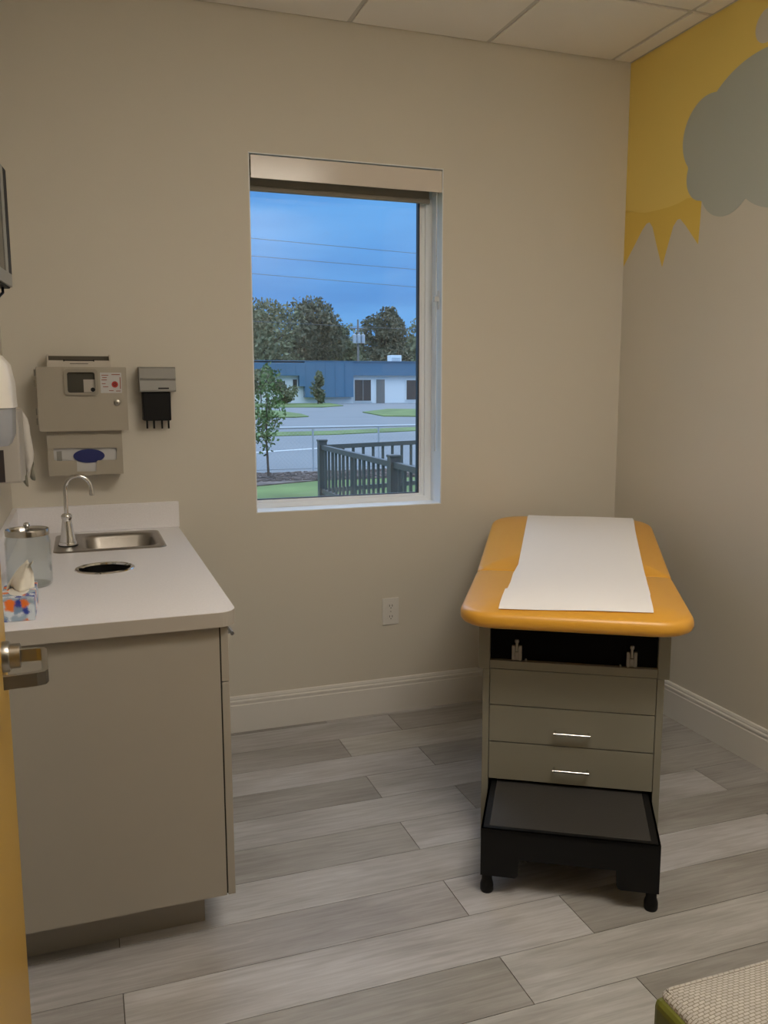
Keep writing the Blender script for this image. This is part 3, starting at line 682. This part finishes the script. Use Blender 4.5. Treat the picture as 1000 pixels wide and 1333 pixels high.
# ------------------------------------------------------------------ exam table
TA = math.radians(-31)
et = thing('exam_table', 'yellow upholstered exam table with drawers and pull out step in the corner', 'exam table', (1.2347, 1.9484, 0), TA)
def tob(name, bm, mt, parent=et, **k): return obj(name, bm, mt, parent, local=True, **k)
SF = .28
for sgn in (-1, 1):
    x0, x1 = sorted((sgn * .251, sgn * .272))
    tob('side_panel', B(x0, x1, SF, 1.24, .012, .575, bev=.0015), M['cabinetgrey'])
    x0, x1 = sorted((sgn * .251, sgn * .286))
    tob('upper_side', B(x0, x1, SF, 1.30, .575, .748, bev=.002), M['cabinetgrey'])
tob('back_panel', B(-.251, .251, 1.22, 1.238, .012, .748), M['cabinetgrey'])
tob('base_board', B(-.251, .251, .62, 1.22, .012, .03), M['cabinetgrey'])
tob('top_rail', B(-.2505, .2505, SF, SF + .02, .5785, .6045, bev=.001), M['cabinetgrey'])
tob('top_board', B(-.251, .251, SF + .02, 1.22, .728, .748), M['recess'])
rp = tob('recess_panel', boxes([(-.2505, .2505, SF + .022, SF + .03, .6045, .728), (-.2505, .2505, SF + .02, 1.2,   .596, .6045)]), M['recess'], label='black panel of the leg rest recess')
for u0 in (-.1685, .1755):
    z_ = .606
    lt = tob('latch', boxes([(u0 - .0155, u0 - .006, SF + .004, SF + .016, z_, z_ + .047), (u0 + .006, u0 + .0155, SF + .004, SF + .016, z_, z_ + .047), (u0 - .0155, u0 + .0155, SF + .015, SF + .0215, z_, z_ + .040), (u0 - .006, u0 + .006, SF + .006, SF + .016, z_, z_ + .026)], bev=.0012), M['steel'], label='small steel latch bracket')
    bm = T([(u0, SF + .008, z_ + .030), (u0, SF + .008, z_ + .056)], .0042, 10); lathe(bm, [(0, .068), (.006, .066), (.0072, .061), (.006, .056), (0, .055)], (u0, SF + .008, z_), 12)
    tob('latch_pin', bm, M['nickel'], lt, smooth=True)
    su = u0 + (.028 if u0 < 0 else -.033)
    tob('screw', LA([(0, .613), (.0025, .6115), (.0035, .608), (.0035, .6045)], (su, SF + .010, 0), 10), M['nickel'], smooth=True)
tob('front_panel', B(-.2495, .2495, SF + .001, SF + .019, .461, .5765, bev=.001), M['cabinetgrey'])
for z0_, z1_, hz in ((.3405, .458, .387), (.2155, .3375, .2665)):
    d = tob('drawer', boxes([(-.2495, .2495, SF + .001, SF + .019, z0_, z1_)], bev=.001), M['cabinetgrey'])
    tob('drawer_box', boxes([(-.24, -.23, SF + .019, 1.15, z0_ + .01, z1_ - .02), (.23, .24, SF + .019, 1.15, z0_ + .01, z1_ - .02), (-.23, .23, SF + .019, 1.15, z0_ + .005, z0_ + .012)]), M['cabinetgrey'], d)
    bm = T([(-.046, SF + .001, hz), (-.046, SF - .019, hz)], .0038, 8); tube(bm, [(.055, SF + .001, hz), (.055, SF - .019, hz)], .0038, 8); tube(bm, [(-.051, SF - .022, hz), (.060, SF - .022, hz)], .0045, 10)
    tob('handle', bm, M['chrome'], d, smooth=True)
tob('inner_divider', B(-.2505, .2505, SF + .03, 1.2, .452, .459), M['cabinetgrey'])

# pull-out step
W_ = .246
apron = [(-W_, .2035), (-W_, .060), (-.150, .060), (-.143, .064), (-.139, .072), (-.137, .117), (.130, .117), (.132, .072), (.136, .064), (.143, .060), (W_, .060), (W_, .2035)]
st_ = tob('step_frame', prism(apron[::-1], [], lambda a, b_: (a, -.016, b_), Vector((0, .006, 0))), M['stepblack'])
side = [(-.010, .2035), (-.010, .060), (.085, .060), (.10, .117), (.34, .117), (.34, .2035)]
for u0 in (-W_, W_ - .006):
    tob('side_apron', prism(side, [], lambda a, b_: (u0, a, b_), Vector((.006, 0, 0))), M['stepblack'], st_)
tob('top_border', prism(rrect(-W_, W_, -.016, .36, .006, 3), [rrect(-.224, .222, .004, .34, .008, 3)], lambda a, b_: (a, b_, .2035), Vector((0, 0, -.012))), M['stepblack'], st_)
tob('tread', B(-.2235, .2215, .0045, .3395, .190, .2045, bev=.002), M['tread'], st_)
for u0, s0 in ((-.2285, .0015), (.2285, .0015)):
    tob('foot', LA([(0, 0), (.0165, 0), (.019, .006), (.019, .022), (.0165, .032), (.0150, .036), (.0150, .064), (0, .064)], (u0, s0 + .006, 0), 20), M['blackplastic'], st_, smooth=True)
tob('slide_rail', boxes([(-.236, -.222, .30, .75, .135, .165), (.222, .236, .30, .75, .135, .165)]), M['stepblack'], st_)

CROWN = .020
def cushion(hx, y0, y1, rad, zc, half, crown=CROWN, n=8):
    bm = NB(); secs = []
    K = 9
    for k in range(K + 1):
        a = -PI / 2 + PI * k / K
        ins = half * (1 - math.cos(a) ** .75) if abs(a) < PI / 2 - 1e-6 else half
        z = zc + half * (abs(math.sin(a)) ** .9) * (1 if a > 0 else -1)
        secs.append((ins, z))
    secs += [(half + .02, zc + half + crown * .32), (half + .05, zc + half + crown * .62), (half + .09, zc + half + crown * .87), (half + .14, zc + half + crown)]
    R_ = []
    for ins, z in secs:
        q = tuple(max(.012, r_ - ins * .6) for r_ in rad)
        q = tuple(min(v, (y1 - y0) / 2 - ins - .001, hx - ins - .001) for v in q)
        R_.append([bm.verts.new((x, y, z)) for x, y in rrect(-hx + ins, hx - ins, y0 + ins, y1 - ins, q, n)])
    n_ = len(R_[0])
    for a, b_ in zip(R_, R_[1:]):
        for k in range(n_): bm.faces.new((a[k], a[(k + 1) % n_], b_[(k + 1) % n_], b_[k]))
    bm.faces.new(R_[0][::-1]); bm.faces.new(R_[-1]); return bm
HY, ZM, HALF = .725, .772, .025
tob('seat_cushion', cushion(.338, .118, HY - .001, (.105, .105, .03, .03), ZM, HALF), M['orange'], smooth='all')
ANG = math.radians(5.6)
def incl(bm):
    bm.transform(Matrix.Translation((0, HY, ZM)) @ Matrix.Rotation(ANG, 4, 'X') @ Matrix.Translation((0, -HY, -ZM))); return bm
tob('backrest_cushion', incl(cushion(.338, HY + .001, 1.545, (.03, .03, .13, .13), ZM, HALF)), M['orange'], smooth='all')
tob('backrest_board', incl(B(-.27, .27, HY + .03, 1.48, ZM - HALF - .014, ZM - HALF + .002)), M['stepblack'])
tob('backrest_strut', T([(0, 1.15, .74), (0, 1.30, .795)], .012, 10), M['nickel'], smooth=True)

ps = thing('paper_sheet', 'white exam paper strip laid along the yellow exam table cushion', 'paper', (1.2347, 1.9484, 0), TA)
pl_ = [(-.218, .150), (-.2175, .165), (-.217, .18), (-.2155, .21), (-.214, .25), (-.2115, .345), (-.2045, .35), (-.200, .44), (-.199, .56), (-.189, .72), (-.187, .95), (-.185, 1.25), (-.184, 1.44), (-.184, 1.515)]
pr_ = [(.220, .172), (.2205, .185), (.221, .198), (.2215, .22), (.222, .25), (.226, .345), (.228, .35), (.231, .44), (.236, .56), (.242, .72), (.247, .95), (.254, 1.25), (.262, 1.44), (.263, 1.515)]
def topz(s, u):
    ins = min(s - .118, .338 - abs(u), 1.545 - s) - HALF
    c = 0.0
    for (i0, c0_), (i1, c1_) in zip(((0, 0), (.02, .32), (.05, .62), (.09, .87), (.14, 1)), ((.02, .32), (.05, .62), (.09, .87), (.14, 1), (9, 1))):
        if i0 <= ins < i1: c = c0_ + (c1_ - c0_) * (ins - i0) / (i1 - i0)
    z = ZM + HALF + .0026 + CROWN * c
    if s > HY: z += (s - HY) * math.tan(ANG) + .0005
    return z
bm = NB(); NC = 16; rows = []
for (a, s0), (b_, s1) in zip(pl_, pr_):
    row = []
    for k in range(NC + 1):
        f = k / NC; s = s0 + (s1 - s0) * f
        u = a + (b_ - a) * f
        row.append(bm.verts.new((u, s, topz(s, u) + .0007 * (1 + math.sin(9 * f + s * 14)))))
    rows.append(row)
for a, b_ in zip(rows, rows[1:]):
    for k in range(NC): bm.faces.new((a[k], a[k + 1], b_[k + 1], b_[k]))
r = bmesh.ops.extrude_face_region(bm, geom=bm.faces[:])
bmesh.ops.translate(bm, vec=(0, 0, .0012), verts=[g for g in r['geom'] if isinstance(g, bmesh.types.BMVert)])
obj('sheet', bm, M['paperwhite'], ps, local=True, smooth=True)

# ------------------------------------------------------------------ bench and door
be = thing('bench', 'low upholstered bench with woven pale seat and olive green sides', 'bench', (1.5, .80, 0))
c0 = at(856, 1287, 2, .448)
BX, BY = c0.x, c0.y
obj('base', B(BX - .012, 2.1, YF + .03, BY - .002, .06, .440, bev=.014, seg=3), M['green'], be, label='olive green vinyl base')
obj('leg', B(BX + .06, BX + .10, YF + .06, YF + .10, 0, .062), M['blackplastic'], be)
obj('leg', B(BX + .06, BX + .10, BY - .10, BY - .06, 0, .062), M['blackplastic'], be)
obj('leg', B(2.0, 2.04, BY - .10, BY - .06, 0, .062), M['blackplastic'], be)
obj('leg', B(2.0, 2.04, YF + .06, YF + .10, 0, .062), M['blackplastic'], be)
bm = NB(); R_ = []
for ins, z in ((.002, .434), (.0, .438), (.0, .442), (.003, .447), (.010, .4505), (.05, .458), (.12, .464), (.2, .466)):
    R_.append([bm.verts.new((x, y, z)) for x, y in rrect(BX + ins, 2.1 - ins, YF + .03 + ins, BY - ins, .02, 4)])
n_ = len(R_[0])
for a, b_ in zip(R_, R_[1:]):
    for k in range(n_): bm.faces.new((a[k], a[(k + 1) % n_], b_[(k + 1) % n_], b_[k]))
bm.faces.new(R_[0][::-1]); bm.faces.new(R_[-1])
sc_ = obj('seat_cushion', bm, M['weave'], be, smooth=True, label='pale woven fabric seat')
obj('piping', T([(BX + .012, YF + .05, .4485), (BX + .012, BY - .012, .4485), (2.08, BY - .012, .4485)], .004, 8), M['weave'], sc_, smooth=True)

DE = 1.59      # free edge of the open door
dx_f = at(30, 1166, 1, DE).x
door = thing('door_1', None, None, (dx_f, DE - 1.19, 0)); door['kind'] = 'structure'
leaf = obj('door_leaf', B(dx_f - .045, dx_f, DE - 1.19, DE, .012, 2.12, bev=.002), M['door'], door)
n0 = at(58, 850, 2, 1.0); HYd = n0.y; HX = n0.x; HZ = 1.0
dz_ = at(67, 876, 2, 1.0)
bm = NB(); lathe(bm, [(.026, 0), (.026, .010), (.0245, .012), (0, .012)], (0, 0, 0), 28); bm.transform(Matrix.Translation((dx_f, HYd, HZ)) @ Matrix.Rotation(PI / 2, 4, 'Y'))
lathe_b = NB(); lathe(lathe_b, [(.021, .012), (.021, .028), (0, .028)], (0, 0, 0), 28); lathe_b.transform(Matrix.Translation((dx_f, HYd, HZ)) @ Matrix.Rotation(PI / 2, 4, 'Y'))
hd = obj('lever_handle', bm, M['nickel'], door, smooth=True, label='satin nickel lever handle')
obj('rose', lathe_b, M['nickel'], hd, smooth=True)
LY = HYd - .135
pathl = [(dx_f + .02, HYd, HZ), (HX - .012, HYd, HZ), (HX - .003, HYd - .003, HZ), (HX, HYd - .012, HZ), (HX + .006, LY + .012, HZ), (HX + .003, LY + .003, HZ), (HX - .006, LY, HZ), (dx_f + .012, LY - .004, HZ)]
bm = NB(); rr = []
for i, p in enumerate(pathl):
    p = Vector(p); t_ = (Vector(pathl[min(i + 1, 7)]) - Vector(pathl[max(i - 1, 0)])).normalized(); u_ = Vector((-t_.y, t_.x, 0))
    rr.append([bm.verts.new(p + u_ * a + Vector((0, 0, b_))) for a, b_ in ((-.0045, -.0105), (.0045, -.0105), (.0045, .0105), (-.0045, .0105))])
for a, b_ in zip(rr, rr[1:]):
    for k in range(4): bm.faces.new((a[k], a[(k + 1) % 4], b_[(k + 1) % 4], b_[k]))
bm.faces.new(rr[0][::-1]); bm.faces.new(rr[-1])
obj('lever', bm, M['nickel'], hd)
obj('door_hinge', boxes([(dx_f - .05, dx_f + .004, DE - 1.202, DE - 1.19, zz, zz + .1) for zz in (.25, 1.05, 1.85)]), M['nickel'], door)

# ------------------------------------------------------------------ outdoors
GZ = -.30
ground = obj('ground', B(-150, 200, YO, 300, GZ - .3, GZ - .02), M['asphalt'], kind='structure')
lawn = obj('lawn', prism([(-25, YO + .02), (40, YO + .02), (40, 15.4), (4.2, 15.6), (2.6, 14.95), (-25, 14.5)], [], lambda a, b_: (a, b_, GZ), Vector((0, 0, -.019))), M['grass'], kind='structure')
rv = random.Random(3)
bm = prism([(-25, 14.5), (2.6, 14.95), (4.2, 15.6), (40, 15.4), (40, 17.3), (4.2, 17.25), (-25, 16.6)], [], lambda a, b_: (a, b_, GZ + .02), Vector((0, 0, -.038)))
for k in range(2600):
    x = rv.uniform(1.5, 9); y = rv.uniform(15.6, 17.1); s = rv.uniform(.008, .028)
    box(bm, x - s * 1.4, x + s * 1.4, y - s, y + s, GZ + .015, GZ + .02 + s)
mul = obj('mulch_bed', bm, M['mulch'], kind='stuff'); props(mul, 'brown mulch strip at the far edge of the lawn', 'mulch')
road = obj('road', B(-150, 200, 18.2, 60, GZ - .02, GZ - .01), M['asphalt'], kind='structure')
obj('road_line', prism([(-30, 20.3), (3, 22.4), (9, 25.2), (40, 34), (40, 34.35), (9, 25.5), (3, 22.65), (-30, 20.6)], [], lambda a, b_: (a, b_, GZ - .004), Vector((0, 0, -.006))), M['concrete'], road)
obj('verge', prism([(-60, 26), (9, 30.9), (40, 43), (40, 46.4), (9.5, 33.4), (-60, 28.5)], [], lambda a, b_: (a, b_, GZ + .02), Vector((0, 0, -.03))), M['grass'], kind='structure')
def island(name, pix, z=GZ + .05):
    pts = [at(px, py, 2, z) for px, py in pix]
    obj(name, prism([(p.x, p.y) for p in pts], [], lambda a, b_: (a, b_, z), Vector((0, 0, -.07))), M['grass'], kind='structure')
island('verge', [(300, 542.5), (385, 542.5), (402, 541.5), (392, 538.5), (360, 534), (300, 531)])
island('verge', [(472, 536), (500, 541), (560, 541.5), (560, 532.5), (505, 532)])
island('lawn', [(290, 529.5), (420, 529.5), (447, 527.5), (420, 523), (290, 523)])

def tb_fence():
    FX0 = 2.16
    f = thing('picket_fence', 'black metal picket fence with square posts enclosing the yard outside the window', 'fence', (FX0, 7.9, GZ))
    def post(x, y, z=.955):
        p = obj('post', B(x - .038, x + .038, y - .038, y + .038, GZ - .02, z - .02), M['fence'], f)
        obj('post_cap', B(x - .045, x + .045, y - .045, y + .045, z - .02, z, bev=.006), M['fence'], p)
    c = (FX0, 7.92)
    ya = [7.92, 5.92, 3.95]
    for y in ya: post(FX0, y)
    for y1, y0 in zip(ya, ya[1:]):
        for zz in (.86, .44, -.18): obj('rail', B(FX0 - .02, FX0 + .02, y0 + .038, y1 - .038, zz, zz + .042), M['fence'], f)
        n_ = int((y1 - y0) / .115)
        for k in range(1, n_):
            y = y0 + (y1 - y0) * k / n_
            obj('picket', B(FX0 - .009, FX0 + .009, y - .011, y + .011, GZ + .05, .87), M['fence'], f)
    ex, ey = 6.2, 9.2
    L_ = math.hypot(ex - c[0], ey - c[1]); ux, uy = (ex - c[0]) / L_, (ey - c[1]) / L_
    mtx = Matrix.Translation((c[0], c[1], 0)) @ Matrix.Rotation(math.atan2(uy, ux), 4, 'Z')
    def ob(name, bm_): bm_.transform(mtx); obj(name, bm_, M['fence'], f)
    for zz in (.86, .44, -.18): ob('rail', B(.038, L_, -.02, .02, zz, zz + .042))
    n_ = int(L_ / .118)
    for k in range(1, n_): ob('picket', B(L_ * k / n_ - .011, L_ * k / n_ + .011, -.009, .009, GZ + .05, .87))
    ob('post', B(L_ - .038, L_ + .038, -.038, .038, GZ - .02, .955)); ob('post', B(L_ / 2 - .038, L_ / 2 + .038, -.038, .038, GZ - .02, .955))
tb_fence()

cf = thing('chain_link_fence', 'galvanised chain link fence running along the road beyond the mulch', 'fence', (4, 17.1, GZ))
pA, pB = Vector((-6, 17.42, 0)), Vector((14, 17.66, 0))
def cfp(t): return pA + (pB - pA) * t
obj('rail', T([(*cfp(0).xy, .605), (*cfp(1).xy, .625)], .024, 8), M['galv'], cf, smooth=True)
for k in range(14):
    p = cfp((k + .2) / 13.6)
    obj('post', T([(p.x, p.y, GZ - .02), (p.x, p.y, .62)], .022, 8), M['galv'], cf, smooth=True)
bm = NB()
for k in range(int(20 / .09)):
    for sgn in (1, -1):
        p = cfp(k * .09 / 20); q = cfp(min(1, max(0, (k * .09 + sgn * .9) / 20)))
        tube(bm, [(p.x, p.y, GZ + .03), (q.x, q.y, .59)], .0009, 3, cap=False)
obj('wire_mesh', bm, M['galv'], cf, kind='stuff')

def crown(bm, c, rx, ry, rz, n, size, rnd, blobs=10):
    cs = []
    for _ in range(blobs):
        a, h = rnd.uniform(0, 2 * PI), rnd.uniform(-.75, .85); w = math.sqrt(max(0, 1 - h * h)) * rnd.uniform(.25, .75)
        cs.append((c[0] + rx * w * math.cos(a), c[1] + ry * w * math.sin(a), c[2] + rz * h * .8, rnd.uniform(.32, .5)))
    for _ in range(n):
        bx_, by_, bz_, br_ = rnd.choice(cs)
        v = Vector((rnd.gauss(0, 1), rnd.gauss(0, 1), rnd.gauss(0, 1))).normalized() * rnd.uniform(.6, 1.05)
        p = Vector((bx_ + v.x * rx * br_, by_ + v.y * ry * br_, bz_ + v.z * rz * br_))
        d1 = Vector((rnd.gauss(0, 1), rnd.gauss(0, 1), rnd.gauss(0, 1))).normalized(); d2 = d1.cross(Vector((rnd.gauss(0, 1), rnd.gauss(0, 1), rnd.gauss(0, 1)))).normalized()
        s = size * rnd.uniform(.6, 1.4)
        q = [p + d1 * s, p + d2 * s * .6, p - d1 * s, p - d2 * s * .6]
        bm.faces.new([bm.verts.new(k) for k in q])
    return bm
def tree(name, label, cat, base, h, r, seed, mt, leaf=.35, n=2600, trunk=.22, low=.25, group=None):
    rnd = random.Random(seed)
    t = thing(name, label, cat, base, 0, group)
    x, y, z = base
    pts = [(x, y, z - .05), (x + .02 * h * rnd.uniform(-1, 1), y, z + h * .3), (x, y, z + h * .7)]
    bm = tube(NB(), pts, trunk, 8, r_end=trunk * .4)
    for k in range(5):
        a = rnd.uniform(0, 2 * PI); z0 = z + h * rnd.uniform(low, .6)
        tube(bm, [(x, y, z0), (x + r * .6 * math.cos(a), y + r * .6 * math.sin(a), z0 + h * .2)], trunk * .35, 5, r_end=trunk * .1)
    obj('trunk', bm, M['bark'], t)
    bm = crown(NB(), (x, y, z + h * (low + 1) / 2), r, r, h * (1 - low) / 2, n, leaf, rnd, 16)
    obj('foliage', bm, mt, t, kind='stuff')
    return t
def far_tree(label, px, py_top, y, r, seed, mt, low=.1, n=6500, leaf=.25):
    y = {345: 112, 394: 128, 428: 142, 452: 160, 497: 112, 532: 132, 549: 150, 585: 172, 470: 178, 312: 154, 262: 124, 200: 112, 130: 132}[px]
    k_ = y / 112; r *= k_; leaf *= k_
    p = at(px, py_top, 1, y)
    tree('tree', label, 'tree', (p.x, p.y, GZ), p.z - GZ, r, seed, mt, leaf, n, .28, low, 'trees behind the blue building')
far_tree('bushy green tree at the left end behind the blue building', 345, 388, 112, 6.2, 1, M['leaf'])
far_tree('tall dark tree behind the blue building second from the left', 394, 390, 114, 5.8, 2, M['leaf2'])
far_tree('lower green tree behind the middle of the blue building', 428, 418, 112, 4.6, 3, M['leaf'])
far_tree('small pale tree beside the utility pole behind the roof', 452, 442, 108, 3.2, 4, M['leaf'])
far_tree('lone round topped tree right of the utility pole', 497, 398, 112, 4.2, 5, M['leaf2'], low=.05, n=8000)
far_tree('low tree at the right end behind the blue building', 532, 440, 112, 4.2, 6, M['leaf'])
far_tree('thin tree at the window edge right of the rooftop unit', 549, 418, 106, 3.0, 7, M['leaf'], n=3000)
far_tree('dark tree behind the building partly hidden by the right window frame', 585, 400, 114, 6, 8, M['leaf2'])
far_tree('low dark tree filling the gap left of the pole', 470, 452, 116, 4.5, 9, M['leaf2'])
far_tree('leafy tree behind the building partly hidden by the left window edge', 312, 392, 116, 6.5, 11, M['leaf2'])
far_tree('rounded green tree beyond the far left wing of the building', 262, 402, 116, 5.5, 12, M['leaf'])
far_tree('dark spreading tree beyond the far left corner of the building', 200, 392, 116, 5.5, 13, M['leaf2'])
far_tree('broad pale tree standing farthest to the left along the road', 130, 410, 116, 5.5, 14, M['leaf'])
tb_ = at(350, 621, 2, GZ + .02)
yt = tree('young_tree', 'young staked tree with sparse leaves in the mulch bed', 'tree', (tb_.x, tb_.y, GZ + .02), 2.3, .40, 21, M['leaf3'], .036, 1000, .026, .16)
yt['label'] = 'slender young tree with sparse leaves in the mulch bed'

# low blue and white building across the road
YW = 92.0
bd = thing('building', 'low white building with a broad blue metal fascia across the road', 'building', (20, YW, GZ))
def bp(px, py, y=YW): v = at(px, py, 1, y); return v.x, v.z
bx_l = bp(60, 520)[0]; bx_r = bp(760, 520)[0]; bx_m = bp(458, 520)[0]
ztop = bp(458, 471)[1]; zfl = bp(500, 489)[1]
obj('wall', B(bx_l, bx_r, YW, YW + 8, GZ - .05, ztop - .25), M['bwhite'], bd)
obj('fascia', B(bx_m, bx_r, YW - .6, YW, zfl, ztop), M['bluemetal'], bd, label='blue metal fascia over the entrance')
zlow = bp(430, 517)[1]; zl2 = bp(380, 489)[1]; xA = bp(395, 500)[0]; xC = bp(359, 500)[0]
obj('fascia', boxes([(xA, bx_m, YW - .7, YW, zlow, ztop - .02), (bx_l, xA, YW - .7, YW, zl2, ztop - .15), (bp(388, 500)[0], xA, YW - .7, YW - .01, bp(390, 503)[1], zl2)]), M['bluemetal'], bd, label='deep blue metal cladding hanging low on the left wing')
bm = NB(); xx = bx_l
while xx < bx_m:
    zz0 = zlow if xx > xA else zl2
    box(bm, xx - .04, xx + .04, YW - .74, YW - .7, zz0, ztop - .16); xx += 1.1
obj('seam_ribs', bm, M['bluemetal'], bd, kind='stuff')
obj('roof_edge', B(bx_l, bx_r, YW - .75, YW + 8, ztop - .001, ztop + .08), M['bluemetal'], bd)
def win_(name, px0, px1, py0, py1, mt, fr=.12):
    x0, z1 = bp(px0, py0); x1, z0 = bp(px1, py1)
    w = obj(name, B(x0 - fr, x1 + fr, YW - .10, YW + .02, z0 - fr, z1 + fr), M['bwhite'], bd)
    obj('pane', B(x0, x1, YW - .14, YW - .09, z0, z1), mt, w)
    return w
w = win_('window', 461.5, 482.5, 494.5, 521.5, M['brownglass'])
x_, z_ = bp(472, 494.5); _, zb_ = bp(472, 521.5)
obj('mullion', B(x_ - .06, x_ + .06, YW - .19, YW - .13, zb_, z_), M['bdoor'], w)
win_('door', 489.5, 500.5, 494, 525.5, M['bdoor'])
win_('window', 529, 541, 495, 520, M['brownglass'])
win_('window', 361, 371, 496, 511, M['brownglass'])
win_('window', 381, 386.5, 494, 508, M['brownglass'])
win_('window', 590, 615, 495, 521, M['brownglass'])
a0, az = bp(506.5, 462.5, YW + 4); a1, _ = bp(520.5, 462.5, YW + 4)
ac = thing('rooftop_unit', 'white box unit standing on the blue roof edge', 'rooftop unit', ((a0 + a1) / 2, YW + 4, ztop + .08))
obj('casing', B(a0, a1, YW + 3.4, YW + 4.6, ztop + .08, az, bev=.03), M['bwhite'], ac)
obj('grille', boxes([(a0 + .15, a1 - .15, YW + 3.37, YW + 3.4, ztop + .25 + .14 * k, ztop + .31 + .14 * k) for k in range(3)]), M['galv'], ac)

def bush(label, px, py, y, h, r, seed, mt, n=900):
    p = at(px, py, 1, y); rnd = random.Random(seed)
    t = thing('bush', label, 'bush', (p.x, p.y, GZ))
    obj('stem', T([(p.x, p.y, GZ - .05), (p.x, p.y, GZ + h * .5)], .06, 6), M['bark'], t)
    obj('foliage', crown(NB(), (p.x, p.y, GZ + h * .52), r, r, h * .5, n, .16, rnd, 9), mt, t, kind='stuff')
bush('tall narrow bush before the blue cladding', 414, 520, 86, 3.2, .95, 31, M['leaf'])
bush('round bush below the left window of the white building', 368, 520, 86, 2.2, 1.6, 32, M['leaf'])
bush('broad bush at the left edge of the far lawn', 340, 520, 84, 3.6, 2.3, 33, M['leaf'], 1500)

pp = at(466, 416, 1, 104.0)
up = thing('utility_pole', 'wooden utility pole with grey transformers behind the roof', 'utility pole', (pp.x, pp.y, GZ))
obj('shaft', T([(pp.x, pp.y, GZ - .1), (pp.x, pp.y, pp.z)], .16, 10, r_end=.11), M['wood'], up, smooth=True)
tz = at(466, 441, 1, 104.0).z
obj('crossarm', B(pp.x - 1.2, pp.x + 1.2, pp.y - .06, pp.y + .06, at(466, 428, 1, 104.).z, at(466, 428, 1, 104.).z + .12), M['wood'], up)
for dx in (-.55, 0, .55): obj('transformer', LA([(0, -.55), (.24, -.55), (.25, .45), (.15, .52), (.05, .55), (.05, .75), (0, .75)], (pp.x + dx, pp.y - .35, tz), 14), M['galv'], up, smooth=True)
for i, (ya_, yb_) in enumerate(((310, 330), (333, 351), (356, 374), (418, 429))):
    a = at(325, ya_, 1, 60.0); b_ = at(543, yb_, 1, 64.0); d = b_ - a
    pts = []
    for k in range(25):
        t = -1.6 + 4.2 * k / 24; q = a + d * t
        q.z += -.10 * (1 - ((t - .5) / 2.1) ** 2) + .10
        pts.append(q)
    o = obj('power_line', T(pts, .016 if i < 3 else .02, 6), M['wire'], smooth=True)
    props(o, ('uppermost overhead wire crossing the sky', 'second overhead wire from the top in the sky', 'third overhead wire from the top in the sky', 'lowest overhead wire passing before the treetops')[i], 'wire', 'overhead wires')
